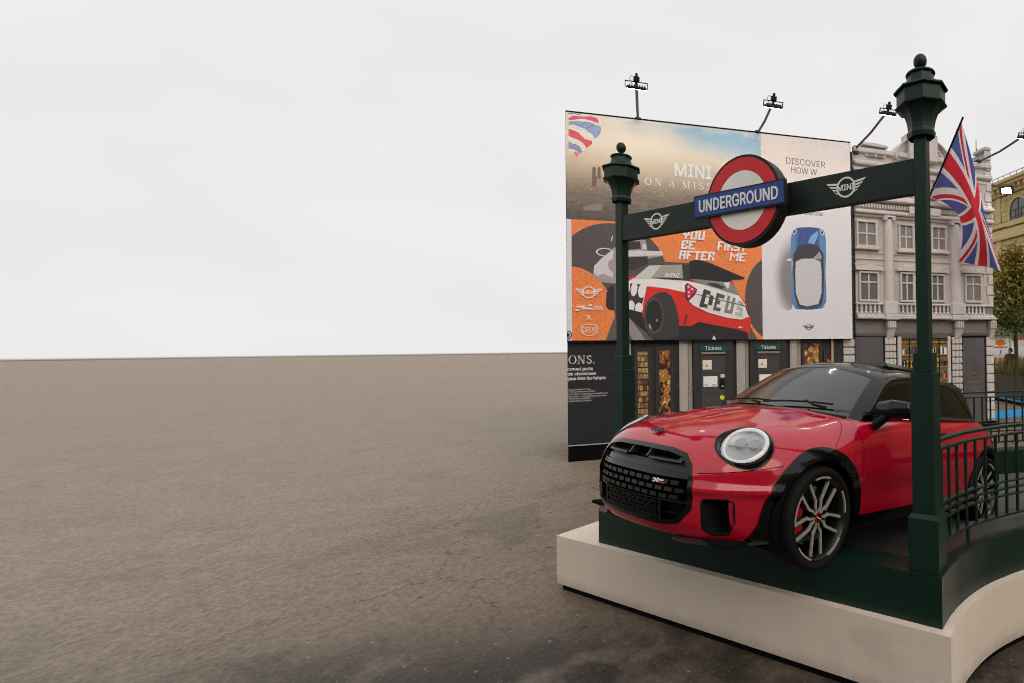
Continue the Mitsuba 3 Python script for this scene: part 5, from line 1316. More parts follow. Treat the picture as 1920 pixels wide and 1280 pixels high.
M_TITLE = ink(236, 228, 220)
tq = [(2.052, 5.678), (2.814, 5.744), (2.054, 5.942)]
put_text('MINI', ((tq[0][0] + tq[1][0]) / 2, tq[0][1]), (tq[2][1] - tq[0][1]) * 1.0, M_TITLE, True, 0, tq[1][0] - tq[0][0], 'title_print')
oq = [(1.457, 5.434), (1.459, 5.585), (2.766, 5.469)]
u_ = setline('ON A MISSION', roman, oq[1][1] - oq[0][1], oq[0][0], oq[0][1], gap=.42); draw('title_print', u_, M_TITLE, CLIPT)
LAYER[0] = O1 + .0005
# --- pale panel: heading, blue car from above, emblem
M_INKD = ink(92, 84, 86)
hq = [(4.486, 6.198), (5.426, 6.228), (4.488, 6.341)]
put_text('DISCOVER', ((hq[0][0] + hq[1][0]) / 2, hq[0][1]), (hq[2][1] - hq[0][1]) * .95, M_INKD, False, 0, hq[1][0] - hq[0][0])
put_text('HOW W', [(4.914, 6.005)][0], (hq[2][1] - hq[0][1]) * .95, M_INKD, False, 0, .62)
sq = [(4.622, 5.094), (5.37, 5.139)]
put_text('SCAN THE QR-CODE.', ((sq[0][0] + sq[1][0]) / 2, sq[0][1]), .068, ink(70, 66, 70), True, 0, sq[1][0] - sq[0][0])


def shade_fn(p, n, uv):
    s, b, z = WF.local(p); a = [(4.514, 3.678)][0]
    return mix((.25, .24, .255), (.765, .765, .84), smoothstep(.50, 1.08, dr.sqrt(dr.square((s - a[0] - .15) / .52) + dr.square((z - a[1] + .05) / 1.0))))


draw('car_print', [(4.279, 4.459), (4.407, 4.61), (4.586, 4.657), (4.588, 2.985), (4.511, 2.936), (4.21, 3.004), (4.064, 3.262), (4.061, 3.948), (4.275, 4.124)], mat('grey_print', two({'type': 'principled', 'base_color': proc(shade_fn), 'roughness': .5})), smoothed=.03)


def blue_fn(p, n, uv):
    s, b, z = WF.local(p); c = [(4.978, 4.173)][0][0]; t = dr.abs(s - c) / .36
    return mix((.035, .075, .30), (.10, .24, .52), smoothstep(.55, .95, t)) * (.9 + .2 * noise(s * 30, z * 8, 1))


draw('car_print', [(4.578, 4.091), (4.476, 4.074), (4.463, 4.037), (4.577, 4.043)], ink(215, 215, 222)); draw('car_print', [(5.403, 4.142), (5.469, 4.034), (5.415, 4.056)], ink(200, 200, 210))
draw('car_print', [(4.571, 4.524), (4.612, 4.719), (4.742, 4.788), (4.976, 4.816), (5.213, 4.82), (5.372, 4.769), (5.418, 4.574), (5.417, 4.179), (5.398, 3.784), (5.411, 3.44), (5.407, 3.144), (5.319, 2.996), (4.949, 2.959), (4.665, 2.974), (4.577, 3.105), (4.571, 3.561), (4.603, 4.02), (4.567, 4.187)], mat('blue_print', two({'type': 'principled', 'base_color': proc(blue_fn), 'roughness': .45})), smoothed=.012)
draw('car_print', [(4.626, 4.189), (4.736, 4.364), (4.971, 4.443), (5.207, 4.415), (5.351, 4.25), (5.363, 3.783), (5.345, 3.291), (5.294, 3.069), (4.95, 2.99), (4.717, 3.035), (4.644, 3.275), (4.62, 3.756)], ink(66, 66, 72), smoothed=.012)
draw('car_print', [(4.68, 4.023), (4.81, 4.09), (4.966, 4.109), (5.123, 4.104), (5.282, 4.05), (5.304, 3.781), (5.292, 3.339), (5.214, 3.092), (4.951, 3.034), (4.769, 3.072), (4.675, 3.324), (4.666, 3.757)], ink(188, 188, 194), smoothed=.012)
draw('car_print', [(4.971, 4.462), (5.052, 4.614), (5.212, 4.746), (5.224, 4.624), (5.128, 4.435)], ink(120, 160, 214)); draw('car_print', [(5.084, 4.102), (5.258, 4.282), (5.31, 4.174), (5.282, 4.099)], ink(150, 148, 156))
for c in ([(4.658, 4.693), (4.72, 4.697)], [(5.323, 4.712), (5.388, 4.716)]):
    e_ = sa.rotate(sa.scale(sg.Point(*c[0]).buffer(1, quad_segs=12), .045, .062), 25 if c[0][0] > 4.8 else -25); draw('car_print', e_, ink(216, 220, 230)); draw('car_print', sa.scale(e_, .66, .7), ink(60, 70, 100))
put_wings([(4.974, 2.57)][0], .135, ink(52, 52, 60))

# ================================================================ flood lamps on arms
M_HOUSE = matte('lamp_house', (.018, .018, .019), .5); M_ARM = metal('lamp_arm', (.10, .10, .10), .45)


def aim(d, up=(0, 0, 1.)):
    d = np.asarray(d, float); d /= np.linalg.norm(d); x = np.cross(up, d); x /= np.linalg.norm(x); return np.stack([x, np.cross(d, x), d], 1)


M_EMIT = {'type': 'area', 'radiance': rgb((16.0, 15.0, 14.4))}
for foot, head, label, tgt, off in (
        ([(1.346, 6.791)][0], [(-2.762, 9.338, 6.701)][0], 'flood lamp on the billboard edge, farthest left', None, .0), ([(3.866, 6.856)][0], [(-0.387, 10.039, 6.657)][0], 'flood lamp on the billboard edge, above the roundel sign', None, .0),
        ([(6.273, 6.814)][0], [(1.924, 10.836, 6.835)][0], 'flood lamp on the arm partly behind the right lantern', None, .0), ([(9.802, 6.876)][0], [(5.108, 11.739, 6.656)][0], 'flood lamp on the long arm at the right frame edge', None, .0)):
    K = thing('flood_lamp', label, 'lamp', 'flood lamps on arms'); p0 = WF(np.array([[foot[0], -.05, foot[1] - .02]]))[0]; p1 = np.array(head)
    fwd = WF(np.array([[0, 1, 0]]))[0] - WF.o; down = np.array([0, 0, -1.]); d = fwd * .36 + down * .93; R_ = aim(d)
    hd = lambda m: xf(m, R_ * .86, p1)
    part(K, 'arm', tube([p0, p0 + (p1 - p0) * .5, p1 - d * .10], .026, 8), M_ARM, smooth=40)
    part(K, 'clamp', WF(box(foot[0] - .06, foot[0] + .06, -.09, .05, foot[1] - .16, foot[1] + .03, .008)), M_HOUSE)
    part(K, 'housing', hd(cat([box(-.20, .20, -.085, .085, -.055, .0, .02)])), M_HOUSE)
    for i in range(7): part(K, 'fin', hd(box(-.17 + i * .05, -.158 + i * .05, -.075, .075, -.085, -.054)), M_HOUSE)
    part(K, 'bracket', hd(cat([box(-.225, -.212, -.02, .02, -.13, -.02), box(.212, .225, -.02, .02, -.13, -.02), box(-.225, .225, -.02, .02, -.145, -.128)])), M_HOUSE)
    part(K, 'driver', hd(cat([box(-.06, .06, -.05, .05, -.24, -.145, .01), box(-.025, .025, -.03, .03, -.30, -.24, .006)])), M_HOUSE)
    part(K, 'cable', hd(tube([(.05, .0, -.21), (.10, .03, -.25), (.13, .05, -.19), (.10, .04, -.12), (.08, .02, -.08)], .006, 5)), M_HOUSE)
    k = part(K, 'lens', hd(tm([(-.185, -.07, .004), (.185, -.07, .004), (.185, .07, .004), (-.185, .07, .004)], [(0, 1, 2), (0, 2, 3)])), M_WHITE); scene[k]['emitter'] = M_EMIT
K = thing('flood_lamp', 'lit flood lamp on a short arm before the ochre building', 'lamp', 'flood lamps on arms')
p0, p1 = np.array([(5.297, 14.541, 6.524)][0]), np.array([(5.408, 13.547, 6.051)][0])
part(K, 'arm', tube([p0, p1 + [0, 0, .06]], .03, 8), M_ARM, smooth=40)
d = np.array([-.30, -.42, -.85]); R_ = aim(d, (.5, .8, .3)); hd = lambda m: xf(m, R_, p1)
part(K, 'housing', hd(box(-.17, .17, -.15, .15, -.10, .0, .02)), matte('lamp_bronze', (.10, .075, .05), .5))
k = part(K, 'lens', hd(tm([(-.115, -.10, .004), (.115, -.10, .004), (.115, .10, .004), (-.115, .10, .004)], [(0, 1, 2), (0, 2, 3)])), M_WHITE); scene[k]['emitter'] = {'type': 'area', 'radiance': rgb((4.5, 4.0, 3.3))}

# ================================================================ flag on a slanted pole
FP = np.array([[(3.847, 12.131, 7.219), (3.482, 12.143, 6.37), (3.117, 12.154, 5.521)], [(4.293, 12.399, 5.887), (4.223, 12.407, 5.316), (3.859, 12.411, 5.047)], [(4.789, 12.428, 3.814), (4.368, 12.426, 3.969), (3.809, 12.424, 4.076)]])
for i in range(3):
    for j in range(3): FP[i, j] = EYE + (FP[i, j] - EYE) * (1 + .030 * j + .004 * i)
nu, nv = 60, 44; uu, vv = np.meshgrid(np.linspace(0, 1, nu), np.linspace(0, 1, nv), indexing='ij')
def q3(t): return np.stack([2 * (t - .5) * (t - 1), 4 * t * (1 - t), 2 * t * (t - .5)], -1)
C = np.einsum('uvi,uvj,ijk->uvk', q3(uu), q3(vv), FP)
towards = (EYE - FP[1, 1]) / np.linalg.norm(EYE - FP[1, 1])
fold = .085 * np.sin(vv * 6.5 + uu * 3.0 + .4) * uu ** .7 + .05 * np.sin(vv * 13 - uu * 7) * uu + .035 * np.sin(uu * 11 + vv * 4) * uu
C = C + fold[..., None] * towards + (.05 * np.sin(uu * 7 + vv * 5) * uu * (1 - .5 * vv))[..., None] * np.array([.9, .3, 0])
idx = np.arange(nu * nv).reshape(nu, nv); Fq = np.stack([idx[:-1, :-1], idx[1:, :-1], idx[1:, 1:], idx[:-1, 1:]], -1).reshape(-1, 4)


def jack(p, n, uv):
    x, y = uv.x * 2 - 1, uv.y - .5; red, white, blue = mi.Color3f(.72, .05, .07), mi.Color3f(.86, .85, .88), mi.Color3f(.12, .135, .40)
    k = math.sqrt(1.25); d1 = (x * .5 - y) / k; d2 = (x * .5 + y) / k; c = blue
    c = dr.select(dr.minimum(dr.abs(d1), dr.abs(d2)) < .10, white, c)
    s1 = dr.select(x < 0, -1.0, 1.0); c = dr.select((dr.abs(d1 + s1 * .0333) < .0333) | (dr.abs(d2 - s1 * .0333) < .0333), red, c)
    c = dr.select((dr.abs(x) < .1667) | (dr.abs(y) < .1667), white, c); c = dr.select((dr.abs(x) < .1) | (dr.abs(y) < .1), red, c)
    return c * (.94 + .08 * noise(uv.x * 260, uv.y * 130))


M_FLAG = mat('flag_cloth', {'type': 'principledthin', 'base_color': proc(jack), 'roughness': .8, 'diff_trans': 1.45, 'spec_trans': 0.0, 'eta': 1.3})
FL = thing('flag', 'red, white and blue crossed flag on a slanted black pole right of the tall post', 'flag')
k = numbered(FL + '__cloth'); fq = tm(C.reshape(-1, 3), np.vstack([Fq[:, [0, 1, 2]], Fq[:, [0, 2, 3]]]))
scene[k] = mikit.ply(fq, M_FLAG, smooth=True, uv=np.c_[uu.ravel(), 1 - vv.ravel()])
p0, p1 = np.array([(3.252, 13.103, 5.617)][0]), np.array([(3.859, 12.05, 7.306)][0]); dirp = (p1 - p0) / np.linalg.norm(p1 - p0)
part(FL, 'pole', tube([p0, p1], .024, 10), M_BLACK, smooth=50)
foot = (p0 - WF.o) @ WF.R
part(FL, 'bracket', cat([tube([p0, WF(np.array([[foot[0], -.03, foot[2] - .03]]))[0]], .03, 8), WF(box(foot[0] - .07, foot[0] + .07, -.06, .0, foot[2] - .16, foot[2] + .12, .01))]), M_BLACK)
for t in (.12, .55, .93): part(FL, 'clip', place(trimesh.creation.icosphere(1, .034), *(p0 + (p1 - p0) * (.08 + t * .84))), M_BLACK, smooth=True)

# thin distant flagpole
fp = [(20.513, 59.687, 25.335), (20.466, 59.737, 21.736), (20.416, 59.701, 24.316), (20.627, 59.719, 23.054)]
K = thing('flagpole', 'thin distant flagpole with a furled light blue pennant above the front', 'flagpole')
part(K, 'pole', tube([(fp[1][0], fp[1][1], 0), (fp[0][0], fp[0][1], fp[0][2])], .045, 6), matte('pole_wood', (.30, .24, .20), .6))
pz = np.linspace(fp[2][2], fp[3][2] - .9, 24); part(K, 'pennant', tube([(fp[0][0] + .05 * math.sin(z * 5), fp[0][1] - .1, z) for z in pz], [.03 + .11 * (i / 23) ** .8 * (1 + .3 * math.sin(i * 1.7)) for i in range(24)], 7), matte('pennant', (.10, .36, .60), .7), smooth=50)

# ================================================================ ochre building along the right side of the square
BF = Frame((12.4, 34.0, 0), math.atan2(-2.6, 1.0))


def ochre_fn(p, n, uv):
    s, b, z = BF.local(p); a = fbm(s * .9, z * .9, 3, 4); g = fbm(s * 7, z * 7, 3, 3)
    return mi.Color3f(.56, .445, .205) * (.70 + .4 * a + .22 * g)


M_OCHRE = mat('ochre', two({'type': 'principled', 'base_color': proc(ochre_fn), 'roughness': .85, 'specular': .15}))
M_OCHRE2 = mat('ochre_light', two({'type': 'principled', 'base_color': rgb((.62, .50, .255)), 'roughness': .8, 'specular': .15}))
M_JOINT = matte('ochre_joint', (.28, .215, .105), .9)
M_SKYPANE = mat('window_glass', two({'type': 'roughplastic', 'alpha': .03, 'diffuse_reflectance': rgb((.05, .065, .08)), 'int_ior': 1.9}))
OB = thing('ochre_building', 'ochre rusticated stone building with arched windows behind the tree at right', 'building')
def ob(par, name, m, b, **k): return part(par, name, BF(m), b, **k)
cz_ = [(0.742, 12.158), (0.738, 11.992), (0.731, 11.692), (0.72, 11.291), (0.678, 9.623), (0.671, 9.356), (0.667, 9.222), (0.658, 8.855), (0.651, 8.588)]
ZT_ = [c[1] for c in cz_]
WALL = ob(OB, 'wall', box(-6, 42, .0, 12, 0, ZT_[1]), M_JOINT)
ob(OB, 'cornice', cat([box(-6, 42, -.75, .0, ZT_[1] - .12, ZT_[1] + .06, .02), box(-6, 42, -.60, .0, ZT_[1] - .30, ZT_[1] - .12, .02), box(-6, 42, -.22, 0, ZT_[3], ZT_[2] - .06, .02)]), M_OCHRE2)
for i in range(16): ob(OB, 'modillion', box(-.8 + i * .42, -.62 + i * .42, -.50, -.0, ZT_[1] - .55, ZT_[1] - .30, .02), M_OCHRE2)
RO = ob(OB, 'roof', tm(np.array([(-6, -.75, ZT_[1] + .06), (42, -.75, ZT_[1] + .06), (42, 5, ZT_[1] + 2.4), (-6, 5, ZT_[1] + 2.4)]), [(0, 1, 2), (0, 2, 3)]), matte('roof_grey', (.16, .15, .15), .7))
ob(RO, 'snow_guard', cat([tube([(-2, -.55, ZT_[1] + .32), (8, -.55, ZT_[1] + .32)], .02, 5)] + [box(-2 + i * .5, -1.97 + i * .5, -.56, -.54, ZT_[1] + .05, ZT_[1] + .32) for i in range(20)]), M_ARM)
for a, b_, o in ((4, 5, .16), (6, 7, .10), (7, 8, .22)): ob(OB, 'string_course', box(-6, 42, -o, 0, ZT_[b_], ZT_[a], .02), M_OCHRE2)
aw = [(1.904, 9.451), (3.213, 9.253), (2.504, 10.911), (0.81, 11.133), (1.144, 9.653), (2.258, 6.199), (3.173, 7.639)]
def arch_poly(s0, s1, z0, zs, k=0.0):
    r = (s1 - s0) / 2 + k; c = (s0 + s1) / 2
    return sg.Polygon([(s0 - k, z0 - k * 0), (s1 + k, z0 - k * 0)] + [(c + r * math.cos(t), zs + r * math.sin(t)) for t in np.linspace(0, math.pi, 20)])
s0w, s1w, z0w = aw[0][0], aw[1][0], aw[0][1]; zsw = aw[2][1] - (s1w - s0w) / 2
pil = [(0.745, 10.413), (1.115, 10.323)]
def ochre_window(s0, s1, z0, zs, deep=True):
    K = ob(OB, 'window', poly(arch_poly(s0, s1, z0, zs, .12).difference(arch_poly(s0, s1, z0, zs)), .0, .09), M_OCHRE2)
    ob(K, 'pane', poly(arch_poly(s0, s1, z0, zs), .0, .012), M_SKYPANE); ob(K, 'sill', box(s0 - .2, s1 + .2, -.16, 0, z0 - .14, z0, .01), M_OCHRE2)
    m_ = matte('frame_green', (.085, .095, .07), .6) if 'm_frame_green' not in scene else 'm_frame_green'
    bars = [box(s0, s1, -.04, -.012, z - .03, z + .03) for z in (z0 + .03, z0 + (zs - z0) * .5, zs)] + [box(s - .025, s + .025, -.042, -.012, z0, zs + (.0 if abs(s - (s0 + s1) / 2) > .1 else (s1 - s0) / 2 - .02)) for s in (s0 + .03, s0 + (s1 - s0) / 3, (s0 + s1) / 2, s0 + 2 * (s1 - s0) / 3, s1 - .03)]
    for b_ in bars: ob(K, 'bar', b_, m_)
    return K
ochre_window(s0w, s1w, z0w, zsw)
sp = (s1w - s0w) * 2.6
lw = [(1.791, 4.963), (1.848, 7.225)]
ochre_window(s0w, s1w, lw[0][1], lw[1][1] - .2)
for i in range(1, 7):
    for z0, zs in ((z0w, zsw), (lw[0][1], lw[1][1] - .2)): ochre_window(s0w + sp * i, s1w + sp * i, z0, zs)
for k in range(-1, 3):
    s = (pil[0][0] + pil[1][0]) / 2 + k * sp
    for z0, z1 in ((ZT_[4] + .05, ZT_[3] - .02), (3.6, ZT_[8] - .02)): ob(OB, 'pilaster', box(s - .22, s + .22, -.10, 0, z0, z1, .02), M_OCHRE2)
# rusticated stones, one by one where they show
holes = unary_union([arch_poly(s0w, s1w, z0w, zsw, .14), arch_poly(s0w, s1w, lw[0][1], lw[1][1] - .2, .14)] + [sg.box((pil[0][0] + pil[1][0]) / 2 + k * sp - .24, 0, (pil[0][0] + pil[1][0]) / 2 + k * sp + .24, 20) for k in (-1, 0, 1, 2)])
for z0, z1 in ((ZT_[4] + .08, ZT_[3] - .05), (4.2, ZT_[8] - .05)):
    nrow = int((z1 - z0) / .30); hr = (z1 - z0) / nrow
    for r in range(nrow):
        s = -1.2 + (r % 2) * .28
        while s < 3.3:
            L = rng.uniform(.40, .66); g = sg.box(s + .012, z0 + r * hr + .012, s + L - .012, z0 + (r + 1) * hr - .012).difference(holes)
            for q in getattr(g, 'geoms', [g]):
                if q.is_empty or q.area < .02: continue
                part(WALL, 'stone', BF(poly(q, .0, .035 + rng.uniform(0, .02))), M_OCHRE if rng.random() < .7 else M_OCHRE2)
            s += L
# the same square closed by a further range of the building behind the viewer
B2 = thing('stone_building', 'long stone building closing the square behind the viewer', 'building')
def stone3(p, n, uv): return mi.Color3f(.19, .155, .105) * (.75 + .5 * fbm(p.x * .6, p.y * .6, p.z * .6, 4))
M_S3 = mat('stone3', two({'type': 'principled', 'base_color': proc(stone3), 'roughness': .85, 'specular': .15}))
part(B2, 'wall', box(-42, 34, -40, -26, 0, 13.5), M_S3); part(B2, 'cornice', box(-42, 34, -26, -25.4, 12.9, 13.5, .05), M_S3)
part(B2, 'roof', tm([(-42, -25.4, 13.5), (34, -25.4, 13.5), (34, -33, 16.5), (-42, -33, 16.5)], [(0, 1, 2), (0, 2, 3)]), matte('roof_brown', (.10, .06, .045), .8))
for i in range(18):
    for z in (1.2, 5.2, 9.2):
        x = -39 + i * 4.1; part(B2, 'window', box(x, x + 1.6, -26.0, -25.94, z, z + 2.6), M_SKYPANE)

# ================================================================ tree, planter, grasses, stall, visitor
tb_ = [(6.987, 16.981, 3.602)][0]
TR = thing('tree', 'young leafy tree with green and rust leaves beside the far right planter', 'tree')
tx, ty = tb_[0], tb_[1]
bark = mat('bark', two({'type': 'principled', 'base_color': proc(lambda p, n, uv: mi.Color3f(.085, .065, .045) * (.6 + .8 * fbm(p.x * 30, p.y * 30, p.z * 6, 3))), 'roughness': .9, 'specular': .1}))
zc0 = [(6.891, 16.993, 2.753), (6.918, 16.964, 4.827)]
z_lo, z_hi = zc0[0][2], zc0[1][2]
limbs = [tube([(tx, ty, .7), (tx + .02, ty, 1.6), (tx - .01, ty, z_lo), (tx + .02, ty, z_lo + 1.2), (tx, ty, z_hi - .3)], [.085, .07, .06, .045, .012], 8)]
for i in range(26):
    a = i * 2.4; z = z_lo + .05 + (i / 26) * (z_hi - z_lo - .6); r = .72 * (1 - .55 * i / 26)
    limbs.append(tube([(tx, ty, z), (tx + .5 * r * math.cos(a), ty + .5 * r * math.sin(a), z + .28), (tx + r * math.cos(a), ty + r * math.sin(a), z + .75)], [.028, .018, .006], 5))
part(TR, 'trunk', cat(limbs), bark, smooth=50)
N = 9000; rr = np.random.default_rng(5)
cl = []
for i in range(110):
    h = rr.random() ** .9; a = rr.uniform(0, 2 * np.pi); R_ = (.15 + .72 * np.sin(np.pi * min(h * .88 + .16, 1)) ** .8) * rr.uniform(.35, 1.0)
    cl.append((tx + R_ * np.cos(a), ty + R_ * np.sin(a), z_lo - .05 + h * (z_hi - z_lo + .3), rr.uniform(.10, .24), h))
cl = np.array(cl); ci = rr.integers(0, len(cl), N); pos = cl[ci, :3] + rr.normal(0, 1, (N, 3)) * cl[ci, 3:4] * [1, 1, .9]
d1 = rr.normal(0, 1, (N, 3)); d1 /= np.linalg.norm(d1, axis=1, keepdims=True); d2 = np.cross(d1, rr.normal(0, 1, (N, 3)) + [0, 0, 1.5]); d2 /= np.linalg.norm(d2, axis=1, keepdims=True)
L = rr.uniform(.05, .095, (N, 1)); V = np.stack([pos - d1 * L * .6, pos + d2 * L * .42, pos + d1 * L * .7, pos - d2 * L * .42], 1).reshape(-1, 3)
V[1::4, 2] -= .012; V[3::4, 2] -= .012
i4 = np.arange(N)[:, None] * 4; F = np.vstack([i4 + [0, 1, 2], i4 + [0, 2, 3]])
aut = np.clip(cl[ci, 4] * .8 - .42 + rr.normal(0, .22, N) + .25 * (cl[ci, 0] < tx), 0, 1)[:, None]
lc = (np.array([.115, .165, .028]) * (1 - aut) + np.array([.50, .27, .04]) * aut) * rr.uniform(.6, 1.4, (N, 1))
k = numbered(TR + '__crown'); M_LEAF = mat('leaf', two({'type': 'principled', 'base_color': {'type': 'mesh_attribute', 'name': 'vertex_color'}, 'roughness': .55, 'specular': .3}))
scene[k] = mikit.ply(tm(V, F), M_LEAF, color=np.repeat(lc, 4, 0))

PL = thing('planter', 'large brown curved planter full of tall grass at the far right', 'planter')
pp = np.array([(6.9, 25.5), (7.35, 23), (7.75, 21), (7.9, 18.6), (8.4, 17.3), (9.6, 16.7), (12, 16.8), (13, 20), (12, 26)])
pcv = sg.Polygon(pp).buffer(-.35).buffer(.35, quad_segs=8)
def raised(P, z0, z1): m = trimesh.creation.extrude_polygon(P, z1 - z0, engine='earcut'); m.apply_translation((0, 0, z0)); return m
M_PLB = matte('planter_brown', (.060, .044, .032), .6)
part(PL, 'vessel', raised(pcv.difference(pcv.buffer(-.06)), .10, 1.02), M_PLB); part(PL, 'soil', raised(pcv.buffer(-.06), .10, .93), matte('soil', (.03, .022, .015), .95))
part(PL, 'plinth', raised(pcv.buffer(-.08), 0, .10), M_DEEP); part(PL, 'blue_band', raised(pcv.buffer(.03).difference(pcv.buffer(-.02)), .13, .18), mat('band_blue', two({'type': 'principled', 'base_color': rgb((.03, .26, .60)), 'roughness': .4})))
nb = 2600; area = [p for p in rr.uniform([6.9, 16.7], [10.6, 25], (9000, 2)) if pcv.buffer(-.12).contains(sg.Point(*p))][:nb]; V, F, CC = [], [], []
for i, (x, y) in enumerate(area):
    h = rr.uniform(.45, 1.05) * (1.15 if rr.random() < .2 else 1); a = rr.uniform(0, 2 * np.pi); b_ = rr.uniform(.02, .38) * h; w = rr.uniform(.006, .013); n_ = len(V)
    ca, sa_ = np.cos(a), np.sin(a); col = (np.array([.075, .105, .022]) if rr.random() < .62 else np.array([.26, .19, .04]) if rr.random() < .7 else np.array([.28, .09, .03])) * rr.uniform(.6, 1.4)
    for j in range(4):
        t = j / 3; c = np.array([x + ca * b_ * t * t, y + sa_ * b_ * t * t, .9 + h * t * (1 - .12 * t)]); q = w * (1 - t * .92)
        V += [c + [-sa_ * q, ca * q, 0], c + [sa_ * q, -ca * q, 0]]; CC += [col * (.7 + .5 * t)] * 2
    for j in range(3): F += [(n_ + 2 * j, n_ + 2 * j + 1, n_ + 2 * j + 3), (n_ + 2 * j, n_ + 2 * j + 3, n_ + 2 * j + 2)]
scene['grass'] = mikit.ply(tm(V, F), M_LEAF, color=np.array(CC)); USED.add('grass'); labels['grass'] = {'label': 'tall green and straw grass growing in the brown planter', 'kind': 'stuff'}
# blue carpet strip on the paving
bs = [(5.076, 16.662), (9.228, 18.658), (8.206, 16.6), (4.567, 15.002)]
scene['blue_strip'] = mikit.ply(tm([(x, y, .004) for x, y in bs], [(0, 1, 2), (0, 2, 3)]), M_BLUE); USED.add('blue_strip'); labels['blue_strip'] = {'label': 'bright blue carpet strip on the ground past the railing', 'kind': 'structure'}
# bread stall
SF = Frame(([(9.854, 26.999, 2.342)][0][0], 27.0, 0), math.radians(-8))
ST = thing('bread_stall', 'white bread stall with orange loaf posters behind the planter', 'stall')
def st(n_, m, b, **k): return part(ST, n_, SF(m), b, **k)
st('counter', box(-.5, 4.2, -.05, 1.8, 0, 1.05, .02), ink(225, 215, 195)); st('back_wall', box(-.5, 4.2, 1.2, 1.3, 1.05, 2.55), ink(238, 228, 212)); st('awning', box(-.6, 4.3, -.3, 1.4, 2.62, 2.80, .02), ink(120, 128, 124))
for s in (.02, .95):
    st('poster', box(s, s + .86, -.02, .02, 1.55, 2.52), ink(240, 232, 218))
st('loaf_print', poly(sa.scale(sg.Point(.45, 2.27).buffer(1), .24, .13), .021, .026), ink(214, 112, 40)); st('banner_print', box(.12, .80, -.026, -.021, 2.04, 2.10), ink(196, 84, 48)); st('banner_print', box(1.05, 2.2, -.026, -.021, 2.38, 2.50), ink(206, 100, 60))
st('logo_print', cat([poly([(.42, 1.78), (.46, 1.96), (.50, 1.90), (.47, 1.76)], .021, .026), box(.36, .56, -.026, -.021, 1.68, 1.70)]), ink(60, 60, 54))
for i in range(7):
    x = .12 + i * .30; st('pretzel_stick', tube([(x, -.08, 1.02), (x + .02, -.09, 1.2), (x - .02, -.09, 1.36), (x + .01, -.08, 1.52)], [.05, .06, .055, .03], 7), ink(198, 62, 54), smooth=50)
    st('bread_heap', place(trimesh.creation.icosphere(1, .12), x + .15, .02, 1.28), ink(226, 172, 50), smooth=True)
# visitor in a dark jacket, looking down
VF = Frame(([(9.393, 23.506, 1.83)][0][0], 23.5, .27), math.radians(205))
VI = thing('person', 'person in dark cap and dark padded jacket looking down at a phone beside the stall', 'person')
J = dict(pel=(0, 0, .95, .15), che=(0, 0, 1.30, .165), nek=(0, .0, 1.50, .065), sl=(.19, 0, 1.43, .075), sr=(-.19, 0, 1.43, .075), el=(.25, .04, 1.15, .06), er=(-.25, .04, 1.15, .06), wl=(.08, .30, 1.18, .042), wr=(-.08, .28, 1.20, .042),
         hl=(.09, 0, .92, .10), hr=(-.09, 0, .92, .10), kl=(.10, .02, .50, .07), kr=(-.10, .02, .50, .07), al=(.10, 0, .09, .05), ar=(-.10, 0, .09, .05), tl=(.11, .16, .04, .04), tr=(-.11, .16, .04, .04))
def bone(*ks): return m3.Manifold.batch_hull([m3.Manifold.sphere(J[k][3], 16).translate(J[k][:3]) for k in ks])
def body(bones):
    m = m3.Manifold.batch_boolean(bones, m3.OpType.Add).refine_to_length(.03).to_mesh(); t = trimesh.Trimesh(m.vert_properties[:, :3], m.tri_verts); trimesh.smoothing.filter_taubin(t, iterations=12); return t
part(VI, 'jacket', VF(body([bone('pel', 'che'), bone('che', 'sl'), bone('che', 'sr'), bone('che', 'nek'), bone('sl', 'el'), bone('sr', 'er'), bone('el', 'wl'), bone('er', 'wr')])), matte('jacket', (.012, .012, .014), .7), smooth=True)
part(VI, 'trousers', VF(body([bone('pel', 'hl', 'hr'), bone('hl', 'kl'), bone('hr', 'kr'), bone('kl', 'al'), bone('kr', 'ar')])), matte('trousers', (.02, .022, .03), .8), smooth=True)
part(VI, 'shoes', VF(cat([body([bone('al', 'tl')]), body([bone('ar', 'tr')])])), M_BLACK, smooth=True)
M_SKIN = mat('skin', {'type': 'principled', 'base_color': rgb((.42, .24, .17)), 'roughness': .5})
hd_ = trimesh.creation.icosphere(4, 1.0); v = hd_.vertices; v *= [.076, .095, .115]
face = (v[:, 1] > 0); v[:, 1] += face * (.022 * np.exp(-((v[:, 0] / .014) ** 2) - ((v[:, 2] + .012) / .022) ** 2) - .010 * np.exp(-(((np.abs(v[:, 0]) - .032) / .014) ** 2) - ((v[:, 2] - .012) / .012) ** 2) + .006 * np.exp(-((v[:, 0] / .022) ** 2) - ((v[:, 2] + .052) / .010) ** 2))
ears = [place(xf(trimesh.creation.icosphere(2, 1), np.diag([.012, .022, .034])), s * .076, -.005, 0) for s in (1, -1)]
tilt = lambda m: xf(m, np.array([[1, 0, 0], [0, math.cos(-.45), -math.sin(-.45)], [0, math.sin(-.45), math.cos(-.45)]]), (0, .035, 1.655))
neck = body([m3.Manifold.batch_hull([m3.Manifold.sphere(.058, 16).translate((0, 0, 1.48)), m3.Manifold.sphere(.055, 16).translate((0, .02, 1.60))])])
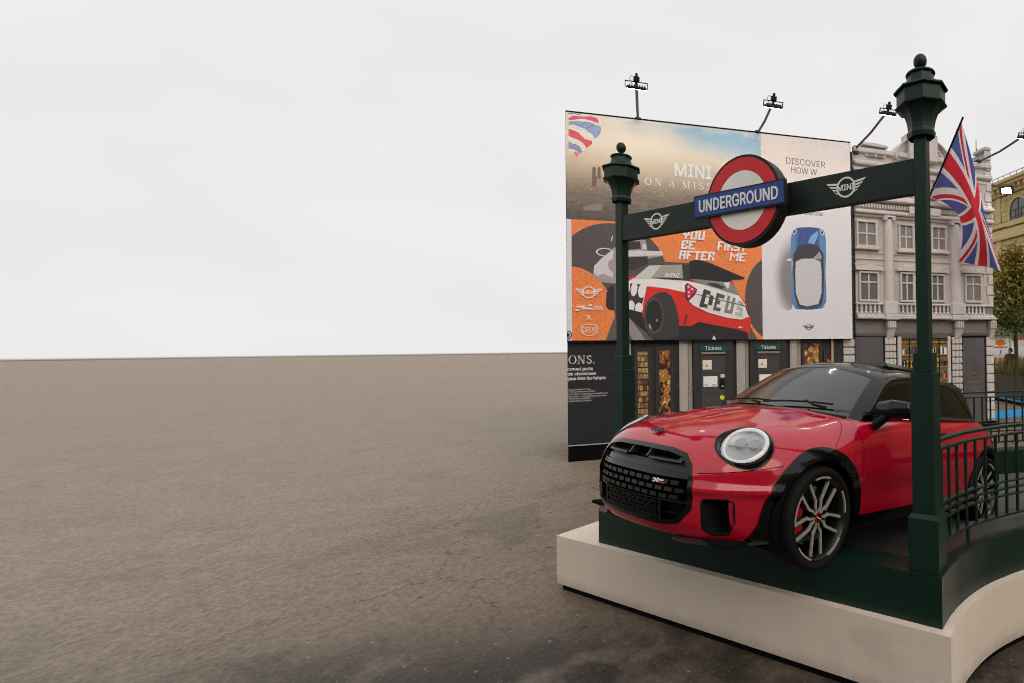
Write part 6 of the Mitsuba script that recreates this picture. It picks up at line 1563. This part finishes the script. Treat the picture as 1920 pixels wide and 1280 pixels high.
part(VI, 'head', VF(cat([tilt(cat([hd_] + ears)), neck])), M_SKIN, smooth=True)
cap_ = trimesh.intersections.slice_mesh_plane(trimesh.creation.icosphere(4, 1.0), (0, 0, 1), (0, 0, .25)); cap_.vertices *= [.084, .103, .122]
part(VI, 'cap', VF(tilt(cat([cap_, trimesh.convex.convex_hull(np.array([(x, y, z) for x in (-.055, .055) for y, z in ((.085, .036), (.165, .025))] + [(0, .175, .034)]))]))), matte('cap', (.015, .014, .014), .7), smooth=30)
for s, w in ((1, 'wl'), (-1, 'wr')):
    c = np.array(J[w][:3]); fs = [m3.Manifold.batch_hull([m3.Manifold.sphere(.032, 12).translate(tuple(c)), m3.Manifold.sphere(.030, 12).translate(tuple(c + [-s * .02, .06, .01]))])]
    for q in range(4): a = c + np.array([-s * .02 + (q - 1.5) * .018, .08, .015]); fs += [m3.Manifold.batch_hull([m3.Manifold.sphere(.0095, 8).translate(tuple(a)), m3.Manifold.sphere(.009, 8).translate(tuple(a + [-s * .01, .03, .02]))]), m3.Manifold.batch_hull([m3.Manifold.sphere(.009, 8).translate(tuple(a + [-s * .01, .03, .02])), m3.Manifold.sphere(.0075, 8).translate(tuple(a + [-s * .025, .03 + .004 * q, .045]))])]
    a = c + np.array([-s * .035, .02, .02]); fs.append(m3.Manifold.batch_hull([m3.Manifold.sphere(.012, 8).translate(tuple(a)), m3.Manifold.sphere(.009, 8).translate(tuple(a + [-s * .03, .035, .025]))]))
    mm = m3.Manifold.batch_boolean(fs, m3.OpType.Add).to_mesh(); part(VI, 'hand', VF(trimesh.Trimesh(mm.vert_properties[:, :3], mm.tri_verts)), M_SKIN, smooth=50)
part(VI, 'phone', VF(place(trimesh.creation.box((.075, .012, .15)), 0, .385, 1.27)), M_GLOSSBLACK)
whole('step', box([(9.393, 23.506, 1.83)][0][0] - .8, [(9.393, 23.506, 1.83)][0][0] + 1.2, 22.8, 24.6, 0, .262, .01), matte('step_wood', (.18, .12, .08), .8)); USED.add('step'); labels['step'] = {'label': 'low wooden step under the person by the stall', 'category': 'step'}
